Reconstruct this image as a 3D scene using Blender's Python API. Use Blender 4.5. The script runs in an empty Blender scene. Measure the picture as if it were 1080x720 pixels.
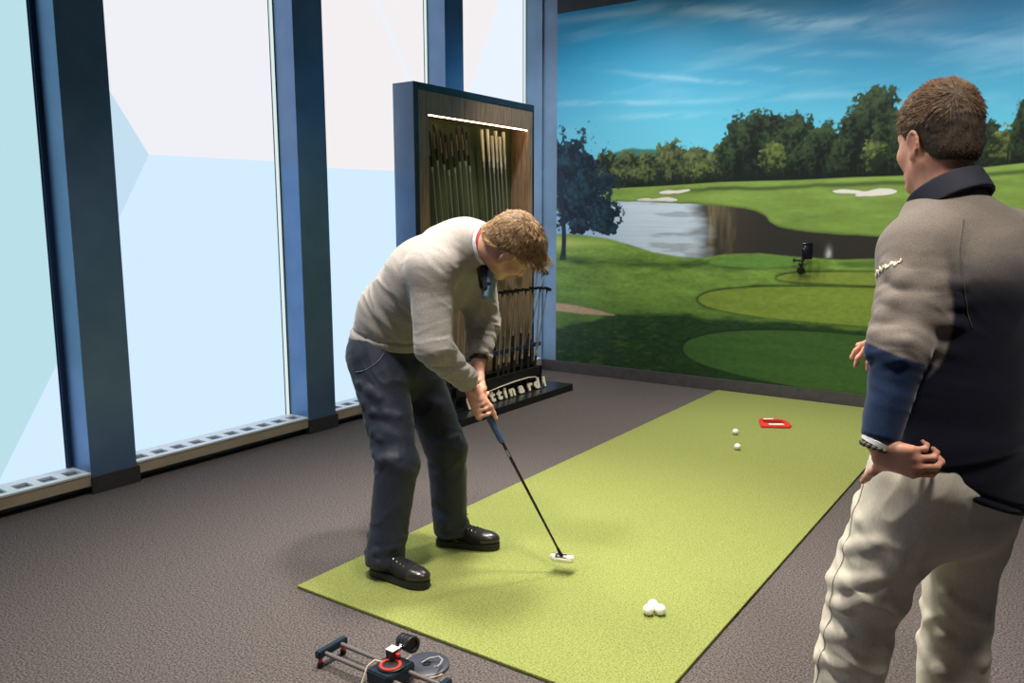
import bpy, bmesh, math, random
import numpy as np
from mathutils import Vector, Matrix, Euler

SC = bpy.context.scene
COL = SC.collection
SC.view_settings.view_transform = 'Standard'
SC.view_settings.look = 'None'
SC.view_settings.exposure = 0.0
SC.view_settings.gamma = 1.0
SC.view_settings.use_curve_mapping = False

# ---------------------------------------------------------------- bookkeeping
def tag(o, label=None, cat=None, group=None, kind=None):
    if label: o['label'] = label
    if cat: o['category'] = cat
    if group: o['group'] = group
    if kind: o['kind'] = kind
    return o

def thing(name, loc, label, cat, group=None, rotz=0.0):
    o = bpy.data.objects.new(name, None)
    COL.objects.link(o)
    o.empty_display_size = .1
    o.location = loc
    o.rotation_euler = (0, 0, rotz)
    return tag(o, label, cat, group)

def origin_of(o):
    p = Vector((0, 0, 0))
    while o is not None:
        p += Vector(o.location); o = o.parent
    return p

def link(name, me, mats, parent=None, world=False):
    """one mesh object; with world=True the vertices are world coordinates"""
    o = bpy.data.objects.new(name, me)
    COL.objects.link(o)
    for m in (mats if isinstance(mats, (list, tuple)) else [mats]):
        me.materials.append(m)
    if parent is not None:
        o.parent = parent
        if world:
            me.transform(Matrix.Translation(-origin_of(parent)))
    return o

def from_bm(name, bm, mats, parent=None, world=False, smooth_angle=None):
    bmesh.ops.recalc_face_normals(bm, faces=bm.faces)
    me = bpy.data.meshes.new(name)
    bm.to_mesh(me); bm.free()
    if smooth_angle is not None:
        shade(me, smooth_angle)
    return link(name, me, mats, parent, world)

def shade(me, angle=40):
    n = len(me.polygons)
    me.polygons.foreach_set('use_smooth', np.ones(n, bool))
    if angle < 179:
        bm = bmesh.new(); bm.from_mesh(me)
        a = math.radians(angle)
        for e in bm.edges:
            if len(e.link_faces) == 2 and e.calc_face_angle(0) > a:
                e.smooth = False
        bm.to_mesh(me); bm.free()

def set_mat(bm, start, idx):
    for f in list(bm.faces)[start:]:
        f.material_index = idx

# ---------------------------------------------------------------- bmesh shapes
def box(bm, lo, hi, bev=0.0, mtx=None, seg=2):
    lo, hi = Vector(lo), Vector(hi)
    c, s = (lo + hi) / 2, hi - lo
    t = bmesh.new()
    bmesh.ops.create_cube(t, size=1.0)
    for v in t.verts:
        v.co = Vector((v.co.x * s.x, v.co.y * s.y, v.co.z * s.z)) + c
    if bev > 0:
        bmesh.ops.bevel(t, geom=list(t.edges), offset=min(bev, min(s) * .45), segments=seg, affect='EDGES', profile=.6)
    merge(bm, t, mtx)

def merge(bm, t, mtx=None):
    me = bpy.data.meshes.new('tmp')
    if mtx is not None: t.transform(mtx)
    t.to_mesh(me); t.free()
    bm.from_mesh(me)
    bpy.data.meshes.remove(me)

def frame_of(d):
    d = Vector(d).normalized()
    u = Vector((0, 0, 1)) if abs(d.z) < .95 else Vector((1, 0, 0))
    s = d.cross(u).normalized()
    return s, d.cross(s).normalized(), d

def tube(bm, pts, radii, n=12, cap=True):
    pts = [Vector(p) for p in pts]
    if not isinstance(radii, (list, tuple)): radii = [radii] * len(pts)
    rings, s = [], None
    for i, p in enumerate(pts):
        d = (pts[min(i + 1, len(pts) - 1)] - pts[max(i - 1, 0)]).normalized()
        if s is None: s = frame_of(d)[0]
        s = (s - d * s.dot(d)).normalized()
        t = d.cross(s)
        rings.append([bm.verts.new(p + (s * math.cos(k * 2 * math.pi / n) + t * math.sin(k * 2 * math.pi / n)) * radii[i]) for k in range(n)])
    for a, b in zip(rings, rings[1:]):
        for k in range(n):
            bm.faces.new((a[k], a[(k + 1) % n], b[(k + 1) % n], b[k]))
    if cap:
        bm.faces.new(rings[0][::-1]); bm.faces.new(rings[-1])

def lathe(bm, prof, n=32, mtx=None, close=True):
    """profile of (r, z) turned about z"""
    t = bmesh.new(); rings = []
    for r, z in prof:
        if r < 1e-6: rings.append([t.verts.new((0, 0, z))])
        else: rings.append([t.verts.new((r * math.cos(2 * math.pi * k / n), r * math.sin(2 * math.pi * k / n), z)) for k in range(n)])
    for a, b in zip(rings, rings[1:]):
        for k in range(n):
            if len(a) == 1 and len(b) == 1: continue
            if len(a) == 1: t.faces.new((a[0], b[k], b[(k + 1) % n]))
            elif len(b) == 1: t.faces.new((a[k], a[(k + 1) % n], b[0]))
            else: t.faces.new((a[k], a[(k + 1) % n], b[(k + 1) % n], b[k]))
    merge(bm, t, mtx)

def prism(bm, pts, z0, z1, bev=0.0, mtx=None):
    t = bmesh.new()
    vs = [t.verts.new((x, y, z0)) for x, y in pts]
    f = t.faces.new(vs)
    r = bmesh.ops.extrude_face_region(t, geom=[f])
    for v in r['geom']:
        if isinstance(v, bmesh.types.BMVert): v.co.z = z1
    bmesh.ops.recalc_face_normals(t, faces=t.faces)
    if bev > 0:
        bmesh.ops.bevel(t, geom=list(t.edges), offset=bev, segments=2, affect='EDGES')
    merge(bm, t, mtx)

def axes(o, x, y, z):
    m = Matrix.Identity(4)
    for i, a in enumerate((x, y, z)):
        for k in range(3): m[k][i] = a[k]
    for k in range(3): m[k][3] = o[k]
    return m

def along(o, d):
    s, t, d = frame_of(d)
    return axes(o, s, t, d)

# ---------------------------------------------------------------- materials
def lin(r, g, b):
    return tuple(float(v) for v in srgb(r, g, b)) + (1.0,)

def _n(nt, kind, **kw):
    n = nt.nodes.new(kind)
    for k, v in kw.items(): setattr(n, k, v)
    return n

def mat(name, c, rough=.6, metal=0.0, spec=.5, noise=None, bump=None, sheen=0.0, sss=None, coat=0.0, vc=False):
    """noise = (colour2, scale, (lo,hi)[, stretch]); bump = (scale, strength, dist[, stretch])"""
    m = bpy.data.materials.new(name); m.use_nodes = True
    nt = m.node_tree; b = nt.nodes['Principled BSDF']; L = nt.links.new
    b.inputs['Base Color'].default_value = c
    b.inputs['Roughness'].default_value = rough
    b.inputs['Metallic'].default_value = metal
    b.inputs['Specular IOR Level'].default_value = spec
    if coat:
        b.inputs['Coat Weight'].default_value = coat
        b.inputs['Coat Roughness'].default_value = .12
    if sheen:
        b.inputs['Sheen Weight'].default_value = sheen
        b.inputs['Sheen Roughness'].default_value = .4
    if sss:
        b.inputs['Subsurface Weight'].default_value = sss
        b.inputs['Subsurface Radius'].default_value = (.012, .005, .003)
        b.inputs['Subsurface Scale'].default_value = .6
    tc = _n(nt, 'ShaderNodeTexCoord')
    def tex(scale, stretch, det=4.0):
        mp = _n(nt, 'ShaderNodeMapping'); mp.inputs['Scale'].default_value = stretch
        L(tc.outputs['Object'], mp.inputs['Vector'])
        t = _n(nt, 'ShaderNodeTexNoise'); t.inputs['Scale'].default_value = scale; t.inputs['Detail'].default_value = det
        L(mp.outputs['Vector'], t.inputs['Vector'])
        return t
    src = None
    if vc:
        a = _n(nt, 'ShaderNodeVertexColor'); a.layer_name = 'Col'; src = a.outputs['Color']
    if noise:
        st = noise[3] if len(noise) > 3 else (1, 1, 1)
        t = tex(noise[1], st)
        r = _n(nt, 'ShaderNodeMapRange'); r.inputs['From Min'].default_value = noise[2][0]; r.inputs['From Max'].default_value = noise[2][1]
        L(t.outputs['Fac'], r.inputs['Value'])
        mx = _n(nt, 'ShaderNodeMix', data_type='RGBA')
        if vc: mx.blend_type = 'MULTIPLY'
        L(r.outputs['Result'], mx.inputs['Factor'])
        if src: L(src, mx.inputs['A'])
        else: mx.inputs['A'].default_value = c
        mx.inputs['B'].default_value = noise[0]
        src = mx.outputs['Result']
    if src: L(src, b.inputs['Base Color'])
    if bump:
        st = bump[3] if len(bump) > 3 else (1, 1, 1)
        t = tex(bump[0], st, 3.0)
        bp = _n(nt, 'ShaderNodeBump'); bp.inputs['Strength'].default_value = bump[1]; bp.inputs['Distance'].default_value = bump[2]
        L(t.outputs['Fac'], bp.inputs['Height']); L(bp.outputs['Normal'], b.inputs['Normal'])
    return m

def glow(name, c, strength):
    m = bpy.data.materials.new(name); m.use_nodes = True
    nt = m.node_tree; nt.nodes.clear()
    e = _n(nt, 'ShaderNodeEmission'); o = _n(nt, 'ShaderNodeOutputMaterial')
    e.inputs['Color'].default_value = c; e.inputs['Strength'].default_value = strength
    nt.links.new(e.outputs[0], o.inputs[0])
    return m

MURAL_X0, MURAL_W, MURAL_Z0, MURAL_H = -4.24, 5.9, 0.112, 3.30
CLOUDS = [(1.676,3.188,0.732,0.053,-0.23,0.75),(0.632,2.556,1.068,0.025,-0.063,0.5),(1.273,2.711,0.614,0.024,-0.177,0.45),(1.012,2.411,0.551,0.033,-0.044,0.35),(2.515,3.002,0.566,0.049,-0.081,0.35),(2.326,2.479,0.518,0.029,-0.085,0.25),(0.521,3.331,0.583,0.033,-0.035,0.5),(1.934,2.722,0.472,0.03,-0.16,0.3),(3.313,2.792,0.615,0.04,-0.156,0.2),(2.383,2.799,0.437,0.029,-0.142,0.25)]
TREEBASE = [(0.019,1.732),(0.547,1.783),(1.12,1.795),(1.646,1.814),(2.284,1.812),(2.72,1.821),(3.125,1.823),(3.849,1.885),(4.956,1.91)]
HILL = [(0.017,2.039),(0.443,2.056),(0.64,2.116),(0.813,2.141),(1.02,2.115),(1.292,2.061),(1.639,2.005),(3.843,1.963),(4.95,1.968)]
BELT = [(0.018,1.877),(0.443,2.021),(0.642,2.048),(1.021,2.065),(1.22,2.121),(1.467,2.053),(1.636,2.084),(1.755,2.219),(2.031,2.293),(2.189,2.207),(2.337,2.243),(2.527,2.099),(2.635,2.079),(2.697,2.233),(2.86,2.363),(2.998,2.283),(3.103,2.172),(3.29,2.228),(3.475,2.215),(3.637,2.026),(3.78,2.044),(3.852,2.221),(4.088,2.328),(4.444,2.357),(4.911,2.371)]
TREES = [(0.544,1.966,0.139,0.173,0),(0.76,1.958,0.173,0.162,0),(0.969,1.933,0.149,0.151,0),(1.196,1.991,0.18,0.197,0),(1.427,1.95,0.148,0.178,0),(1.575,1.912,0.119,0.136,0),(1.673,1.972,0.117,0.174,0),(1.482,1.883,0.086,0.097,2),(1.942,2.161,0.271,0.261,1),(1.738,2.024,0.124,0.189,1),(2.163,2.119,0.154,0.227,1),(2.294,2.074,0.165,0.254,1),(2.48,2.028,0.146,0.221,1),(2.092,1.986,0.117,0.13,2),(2.627,1.978,0.1,0.175,1),(2.848,2.223,0.224,0.255,1),(2.74,2.088,0.153,0.259,1),(2.965,2.061,0.134,0.226,1),(2.863,1.981,0.095,0.129,2),(3.123,2.067,0.169,0.25,1),(3.297,2.126,0.188,0.287,1),(3.486,2.047,0.158,0.202,1),(3.625,2.027,0.083,0.199,1),(3.738,2.001,0.116,0.158,2),(3.833,2.093,0.091,0.221,1),(3.968,2.149,0.187,0.281,1),(4.157,2.136,0.159,0.276,1),(4.354,2.245,0.203,0.318,1),(4.577,2.227,0.194,0.299,1),(4.808,2.266,0.184,0.349,1)]
BUNKERS = [[(1.057,1.738),(1.149,1.761),(1.23,1.751),(1.355,1.765),(1.382,1.748),(1.267,1.726),(1.122,1.72)], [(0.833,1.675),(0.956,1.698),(1.031,1.68),(1.141,1.703),(1.269,1.676),(1.233,1.652),(1.069,1.663),(0.938,1.656)],
 [(2.555,1.723),(2.64,1.736),(2.746,1.726),(2.81,1.71),(2.898,1.73),(2.985,1.735),(3.061,1.705),(2.989,1.678),(2.833,1.673),(2.728,1.675),(2.769,1.696),(2.599,1.7)]]
LAKE = [(-0.188,1.551),(0.347,1.655),(0.746,1.667),(1.124,1.645),(1.568,1.623),(1.902,1.588),(2.049,1.532),(2.084,1.461),(2.265,1.408),(2.602,1.38),(2.954,1.361),(3.412,1.351),(4.005,1.338),(4.016,1.2),(3.423,1.19),(2.964,1.193),(2.613,1.176),(2.239,1.151),(1.142,1.001),(-0.186,0.953)]
FOUNTAIN = [(2.567,1.221)][0]
NEARBANK = [(-0.3,1.365),(0.246,1.36),(0.555,1.327),(0.803,1.269),(1.043,1.204),(1.32,1.168),(1.515,1.164),(1.711,1.202),(1.999,1.216),(2.314,1.192),(2.685,1.178),(3.032,1.202),(3.422,1.198),(4.126,1.203),(5.024,1.203),(5.192,-0.519),(-0.297,-0.721)]
BRIGHT_KNOLL = [(-0.301,1.384),(0.193,1.35),(0.555,1.318),(0.755,1.268),(0.455,1.228),(0.034,1.183),(-0.3,1.157)]
SHADES = [([(0.142,1.121),(0.659,1.108),(1.321,1.126),(1.67,1.168),(2.39,1.186),(2.467,1.157),(2.394,1.101),(2.005,1.081),(1.5,1.073),(0.856,1.07),(0.249,1.069)],(44,74,36),.04,.85),
 ([(2.614,1.154),(3.032,1.187),(3.423,1.183),(3.427,1.134),(2.76,1.113)],(54,84,40),.03,.6),
 ([(-0.299,0.351),(0.149,0.452),(0.568,0.592),(0.963,0.636),(1.515,0.646),(2.023,0.647),(2.568,0.645),(2.998,0.631),(4.061,0.624),(5.083,0.6),(5.192,-0.519),(-0.297,-0.519)],(30,58,34),.03,.9)]
TEES = [([(1.516,1.14),(1.919,1.198),(2.39,1.186),(2.408,1.133),(2.004,1.089),(1.638,1.102)],(104,146,66),.2),
 ([(2.151,1.022),(2.282,1.059),(2.618,1.078),(2.97,1.09),(3.43,1.092),(4.024,1.087),(4.028,1.04),(3.179,0.982),(2.767,0.986),(2.324,0.99),(2.183,1.0)],(138,158,68),.9),
 ([(1.465,0.812),(1.594,0.877),(1.93,0.925),(2.402,0.954),(2.978,0.965),(3.438,0.965),(4.147,0.946),(4.323,0.791),(3.826,0.674),(3.199,0.661),(2.64,0.666),(2.022,0.679),(1.643,0.721),(1.502,0.763)],(134,156,64),.95),
 ([(1.336,0.358),(1.415,0.442),(1.694,0.524),(2.027,0.565),(2.42,0.587),(2.861,0.583),(3.337,0.562),(3.837,0.521),(4.19,0.412),(3.872,0.059),(3.24,0.032),(2.671,0.091),(2.045,0.14),(1.574,0.208),(1.384,0.275)],(68,104,50),.95)]
SANDSTRIP = [(-0.185,0.687),(0.147,0.677),(0.464,0.64),(0.649,0.606),(0.361,0.597),(-0.185,0.61)]
PINE = [(0.092,1.946,0.362,0.358,1.02),(0.366,1.735,0.308,0.3,0.86),(0.18,1.586,0.275,0.198,0.84),(0.491,1.548,0.222,0.159,0.78),(0.533,1.424,0.141,0.079,0.9),(0.266,1.441,0.168,0.09,0.8)]
PINETRUNK = (0.067,1.11,1.965)

# ---------------------------------------------------------------- wall mural
# A printed golf-course picture.  u runs along the wall from its left end, v is the height (metres).
def _hash2(ix, iy, seed):
    h = (ix.astype(np.int64) * 374761393 + iy.astype(np.int64) * 668265263 + seed * 1442695041) & 0x7fffffff
    h = ((h ^ (h >> 13)) * 1274126177) & 0x7fffffff
    return ((h ^ (h >> 16)) & 0xffff) / 65535.0

def vnoise2(x, y, seed=0):
    ix, iy = np.floor(x), np.floor(y)
    fx, fy = x - ix, y - iy
    fx = fx * fx * (3 - 2 * fx); fy = fy * fy * (3 - 2 * fy)
    a = _hash2(ix, iy, seed); b = _hash2(ix + 1, iy, seed)
    c = _hash2(ix, iy + 1, seed); d = _hash2(ix + 1, iy + 1, seed)
    return (a * (1 - fx) + b * fx) * (1 - fy) + (c * (1 - fx) + d * fx) * fy

def fbm2(x, y, octv=4, seed=0):
    s, a, t = 0.0, 0.5, 0.0
    for o in range(octv):
        s = s + a * vnoise2(x, y, seed + o * 17); t += a
        x = x * 2.03 + 5.1; y = y * 2.03 + 1.7; a *= 0.55
    return s / t

def smooth(e0, e1, x):
    t = np.clip((x - e0) / (e1 - e0), 0, 1)
    return t * t * (3 - 2 * t)

def srgb(*c):
    c = np.array(c, float) / 255.0
    return np.where(c <= 0.04045, c / 12.92, ((c + 0.055) / 1.055) ** 2.4)

def poly_sd(U, V, pts):
    """signed distance to a closed polygon (negative inside)"""
    pts = np.array(pts, float)
    d = np.full(U.shape, 1e9); ins = np.zeros(U.shape, bool)
    n = len(pts)
    for i in range(n):
        a, b = pts[i], pts[(i + 1) % n]
        e = b - a
        wx, wy = U - a[0], V - a[1]
        t = np.clip((wx * e[0] + wy * e[1]) / (e @ e + 1e-12), 0, 1)
        d = np.minimum(d, (wx - t * e[0]) ** 2 + (wy - t * e[1]) ** 2)
        c = ((a[1] > V) != (b[1] > V))
        with np.errstate(divide='ignore', invalid='ignore'):
            xi = (b[0] - a[0]) * (V - a[1]) / (b[1] - a[1] if b[1] != a[1] else 1e-9) + a[0]
        ins ^= c & (U < xi)
    d = np.sqrt(d)
    return np.where(ins, -d, d)

def chaikin(pts, n=2):
    for _ in range(n):
        q = []
        for i in range(len(pts)):
            a = np.array(pts[i]); b = np.array(pts[(i + 1) % len(pts)])
            q += [a * .75 + b * .25, a * .25 + b * .75]
        pts = q
    return [tuple(p) for p in pts]

def line_y(U, pts):
    pts = sorted(pts)
    return np.interp(U, [p[0] for p in pts], [p[1] for p in pts])

def paint_mural(U, V):
    col = np.zeros(U.shape + (3,))
    def put(mask, c):
        m = np.clip(mask, 0, 1)[..., None]
        col[:] = col * (1 - m) + np.asarray(c) * m
    def mix(a, b, t):
        return np.asarray(a) * (1 - t[..., None]) + np.asarray(b) * t[..., None]
    # sky
    hz = 1.70
    t = smooth(hz, 3.5, V)
    c = mix(srgb(112, 200, 222), srgb(38, 152, 198), np.clip(t * 1.15, 0, 1))
    c = mix(c, srgb(6, 102, 148), smooth(0.5, 3.4, U) * smooth(1.8, 3.1, V) * .9)
    put(np.ones(U.shape), c)
    for (u0, v0, L, w, sl, s) in CLOUDS:
        du = U - u0; vc = v0 + sl * du + 0.05 * (fbm2(U * 2.2, V * .4, 3, 5) - .5)
        m = np.exp(-(du / L) ** 2) * np.exp(-((V - vc) / w) ** 2)
        m = m * smooth(.25, .75, fbm2(U * 2.5 + 3 * V, V * 14 - 2 * U, 4, 9) + .12)
        put(m * s * .72, srgb(190, 224, 240))
    put(smooth(.48, .85, fbm2(U * .9 + V * .5, V * 6 - U * .6, 5, 31)) * .22, srgb(170, 210, 232))
    # far ground
    ground = line_y(U, TREEBASE)
    put(smooth(.0, -.02, V - ground - .02), srgb(126, 158, 74))
    # hill and the belt of trees
    hill = line_y(U, HILL) + .02 * (fbm2(U * 9, V * 0 + 1, 3, 3) - .5)
    put(smooth(.012, -.012, V - hill) * (V > ground - .02), srgb(58, 118, 108))
    rnd = random.Random(4)
    bt = line_y(U, BELT) + .10 * (fbm2(U * 5, V * 5, 4, 19) - .5) + .09 * (fbm2(U * 22, V * 22, 3, 29) - .5)
    bl = np.clip(2.2 * (fbm2(U * 15, V * 15, 4, 61) - .45), 0, 1)
    put(smooth(.012, -.012, V - bt) * (V > ground - .03), mix(srgb(12, 26, 20), srgb(58, 80, 50), np.clip(bl + 1.2 * (fbm2(U * 44, V * 44, 3, 71) - .55), 0, 1) * smooth(2.6, .4, U)))
    def foliage(cu, cv, ru, rv, dark, lite, seed, dens=1.0, edge=.46, fs=23.0):
        s = (np.abs(U - cu) < ru * 1.6) & (np.abs(V - cv) < rv * 1.6)
        if not s.any(): return
        u, v = U[s], V[s]
        r = np.sqrt(((u - cu) / ru) ** 2 + ((v - cv) / rv) ** 2)
        n1 = fbm2(u * 7 + seed, v * 7, 4, seed); n2 = fbm2(u * fs * 1.9, v * fs * 1.9 + seed, 4, seed + 40)
        f = 1 - r + edge * 1.5 * (n1 - .5) + edge * 1.4 * (n2 - .5) + (dens - 1)
        m = smooth(-.02, .1, f)[:, None]
        lump = fbm2(u * 11 + seed, v * 11 + .2 * seed, 3, seed + 7)
        l = np.clip(.10 + 1.2 * (lump - .42) + 1.5 * (n2 - .5) + .3 * ((v - cv) / rv) - .18 * ((u - cu) / ru), 0, 1)[:, None]
        cc = np.asarray(dark) * (1 - l) + np.asarray(lite) * l
        col[s] = col[s] * (1 - m) + cc * m
    D1, L1 = srgb(24, 40, 30), srgb(106, 118, 72)      # sunlit trees, left group
    D2, L2 = srgb(8, 20, 16), srgb(58, 80, 48)         # deep green trees, right group
    for (u0, v0, ru, rv, kind) in TREES:
        d_, l_ = (D1, L1) if kind == 0 else ((D2, L2) if kind == 1 else (srgb(24, 40, 24), srgb(112, 128, 66)))
        foliage(u0, v0, ru, rv, d_, l_, rnd.randint(1, 900))
        tw = .012 + .014 * rv
        gy = np.interp(u0, [p[0] for p in sorted(TREEBASE)], [p[1] for p in sorted(TREEBASE)])
        put((np.abs(U - u0 - .01) < tw * .5) * (V < gy + .10 + .05 * rnd.random()) * (V > gy - .045), srgb(38, 34, 28))
    # darkness under the belt
    m = smooth(.1, .0, V - ground) * smooth(-.015, .01, V - ground) * smooth(.25, .6, fbm2(U * 6, V * 9, 3, 2) + .2)
    put(m * .85 * smooth(.45, .9, U), srgb(16, 26, 20))
    # fairways : base grass
    g = fbm2(U * 3, V * 16, 4, 12)
    lo = V < ground - .005
    d = np.clip((ground - V) / 1.6, 0, 1)
    grass = mix(srgb(128, 156, 74), srgb(104, 136, 58), d)
    grass = grass * (0.62 + 0.56 * g + .18 * fbm2(U * 26, V * 60, 3, 13))[..., None]
    put(smooth(.006, -.006, V - ground), grass)
    put(smooth(.03, .0, np.abs(V - (ground - .055) - .03 * (fbm2(U * 4, V * 0, 3, 8) - .5))) * smooth(1.0, 1.6, U) * .75, srgb(40, 62, 34))
    # bunkers of the far greens
    for k, pts in enumerate(BUNKERS):
        sd = poly_sd(U, V, chaikin(pts)) + .008 * (fbm2(U * 22, V * 22, 3, k) - .5)
        put(smooth(.022, .004, sd + .008) * .8, srgb(52, 74, 36))
        put(smooth(.006, -.006, sd), srgb(226, 222, 212))
    # lake
    sd = poly_sd(U, V, chaikin(LAKE)) + .010 * (fbm2(U * 14, V * 14, 3, 77) - .5)
    w = smooth(.006, -.006, sd)
    rp = fbm2(U * 2.0, V * 60, 3, 21)
    blue = mix(srgb(150, 186, 220), srgb(196, 212, 226), smooth(.1, .9, U))
    stripe = fbm2(U * 7.5, V * 1.2, 4, 66)
    refl = mix(srgb(60, 55, 46), srgb(132, 120, 88), np.clip(smooth(.45, .75, stripe), 0, 1) * smooth(2.1, 1.5, U))
    k = smooth(1.36, 1.66, U + .25 * (fbm2(U * 3, V * 10, 3, 4) - .5) + .10 * (V - 1.2))
    k = np.clip(k + .38 * smooth(.50, .62, fbm2(U * 2.4, V * 22, 4, 55)) * smooth(.95, 1.05, U) * smooth(1.5, 1.35, U), 0, 1)
    wc = mix(blue, refl, k) * (0.9 + 0.22 * rp)[..., None]
    wc = mix(wc, srgb(46, 44, 42), smooth(1.75, 2.1, U) * .75)
    put(smooth(.03, .0, np.abs(sd)) * .55, srgb(60, 80, 34))
    put(w, wc)
    fu, fv = FOUNTAIN
    put(np.exp(-((U - fu) / .022) ** 2 - ((V - fv) / .05) ** 2) * (V > fv - .03) * .65 * (0.5 + fbm2(U * 40, V * 30, 3, 8)), srgb(215, 220, 220))
    # near lawns
    near = poly_sd(U, V, NEARBANK)
    n = smooth(.01, -.01, near)
    gg = fbm2(U * 4 + V * 2, V * 18 - U, 5, 14)
    fine = fbm2(U * 30, V * 60, 3, 15)
    lawn = mix(srgb(122, 154, 68), srgb(84, 118, 50), smooth(1.0, .45, V))
    lawn = lawn * (0.36 + 0.80 * gg + 0.46 * fine)[..., None]
    put(n, lawn)
    put(n * smooth(.02, -.10, poly_sd(U, V, chaikin(BRIGHT_KNOLL)) + .05 * (gg - .5)) * .9, srgb(190, 206, 104))
    for pts, c, soft, s in SHADES:                   # tree shadows printed in the picture
        sd = poly_sd(U, V, chaikin(pts, 1)) + .09 * (fbm2(U * 5, V * 22, 4, 3) - .5)
        put(n * smooth(soft, -soft, sd) * s * (0.75 + .5 * fine), srgb(*c))
    for pts, c, rim in TEES:                         # oval tees
        sd = poly_sd(U, V, chaikin(pts, 3))
        cc = srgb(*c) * (0.74 + 0.26 * fbm2(U * 3 + V * 5, V * 30, 4, 10) + 0.34 * (fine - .3))[..., None]
        put(n * smooth(.035, .0, sd + .012 * (gg - .5)) * smooth(-.2, .05, V - np.mean([p[1] for p in pts]) + .05) * rim, srgb(30, 50, 26))
        put(n * smooth(.010, -.006, sd), cc)
    sd = poly_sd(U, V, SANDSTRIP) + .02 * (fine - .5)
    put(smooth(.01, -.006, sd), srgb(196, 164, 132) * (0.8 + .4 * fine)[..., None])
    put(smooth(.5, .85, fbm2(U * 12, V * 34, 4, 92)) * n * .14 * smooth(.75, .5, V) * smooth(1.5, .9, U), srgb(140, 170, 80))
    # the dark pine at the left edge
    for (u0, v0, ru, rv, dn) in PINE:
        foliage(u0, v0, ru, rv, srgb(14, 30, 44), srgb(40, 74, 88), rnd.randint(1, 900), dn, .75, 15.0)
    pu, p0, p1 = PINETRUNK
    put(smooth(.032, .018, np.abs(U - pu - .02 * np.sin(V * 6)) - .012 * smooth(p0 + .12, p0, V)) * (V > p0) * (V < p1), srgb(30, 44, 58))
    put(smooth(.05, .0, np.abs(V - p0 - .01)) * smooth(.4, .0, np.abs(U - pu - .12)) * .6, srgb(50, 76, 40))
    return np.clip(col, 0, 1)

# ---------------------------------------------------------------- room shell
X_GLASS, X_COL, Y_MURAL, X_RIGHT, Y_REAR, H_CEIL = -4.60, -4.40, 6.85, 1.9, -2.6, 3.72
M_carpet = mat('grey_brown_carpet', lin(112, 104, 102), .95, spec=.15, noise=(lin(48, 45, 46), 140, (.36, .66)), bump=(190, .4, .004))
M_turf = mat('green_turf', lin(150, 157, 92), .95, spec=.1, noise=(lin(106, 116, 58), 150, (.38, .68)), bump=(240, .6, .006))
M_wall = mat('grey_wall_paint', lin(112, 114, 118), .8, noise=(lin(104, 106, 110), 3, (.3, .7)))
M_bluewall = mat('blue_grey_wall_paint', lin(124, 158, 190), .42, spec=.5, noise=(lin(100, 126, 150), 2, (.3, .7)))
M_darkwall = mat('charcoal_wall_paint', lin(62, 66, 72), .8, noise=(lin(56, 60, 66), 3, (.3, .7)))
M_ceil = mat('ceiling_paint', lin(120, 120, 120), .9, noise=(lin(112, 112, 112), 4, (.3, .7)))
M_column = mat('slate_blue_metal', lin(112, 144, 184), .38, metal=.6, noise=(lin(102, 134, 174), 6, (.3, .7)))
M_plinth = mat('charcoal_vinyl_base', lin(66, 64, 68), .6, noise=(lin(58, 56, 60), 20, (.3, .7)))
M_base = mat('grey_vinyl_base', lin(82, 78, 78), .55, noise=(lin(72, 68, 68), 20, (.3, .7)))
M_alu = mat('pale_aluminium', lin(236, 242, 238), .35)
M_gasket = mat('dark_blue_gasket', lin(34, 62, 100), .4)
M_cream = mat('cream_metal', lin(196, 180, 156), .5, noise=(lin(184, 168, 146), 8, (.3, .7)))
M_pale = mat('white_metal_top', lin(236, 240, 242), .4)
M_void = mat('black_recess', lin(14, 14, 16), .9)

def structure(name, bm, m, parent=None, smooth=None):
    o = from_bm(name, bm, m, parent, smooth_angle=smooth)
    if parent is None: o['kind'] = 'structure'
    return o

bm = bmesh.new(); box(bm, (X_GLASS - .3, Y_REAR - .2, -.12), (X_RIGHT + .2, Y_MURAL + .2, 0)); structure('floor', bm, M_carpet)
bm = bmesh.new(); box(bm, (X_GLASS - .3, Y_REAR - .2, H_CEIL), (X_RIGHT + .2, Y_MURAL + .2, H_CEIL + .12)); structure('ceiling', bm, M_ceil)
bm = bmesh.new(); box(bm, (X_COL + .002, Y_MURAL, 0), (-4.24, Y_MURAL + .12, H_CEIL)); box(bm, (-4.24, Y_MURAL + .004, 0), (X_RIGHT, Y_MURAL + .12, 3.43))
structure('wall_back', bm, M_bluewall)
bm = bmesh.new(); box(bm, (-4.24, Y_MURAL - .012, 3.414), (X_RIGHT, Y_MURAL + .12, H_CEIL), .002); structure('trim_1', bm, M_darkwall)
bm = bmesh.new(); box(bm, (X_RIGHT, Y_REAR - .12, 0), (X_RIGHT + .12, Y_MURAL + .12, H_CEIL)); structure('wall_right', bm, M_wall)
bm = bmesh.new(); box(bm, (X_GLASS - .15, Y_REAR - .12, 0), (X_RIGHT, Y_REAR, H_CEIL)); structure('wall_front', bm, M_wall)
bm = bmesh.new(); box(bm, (X_COL + .004, Y_MURAL - .014, 0), (X_RIGHT, Y_MURAL - .0005, .110), .003)
structure('baseboard_back', bm, M_base)

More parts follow.
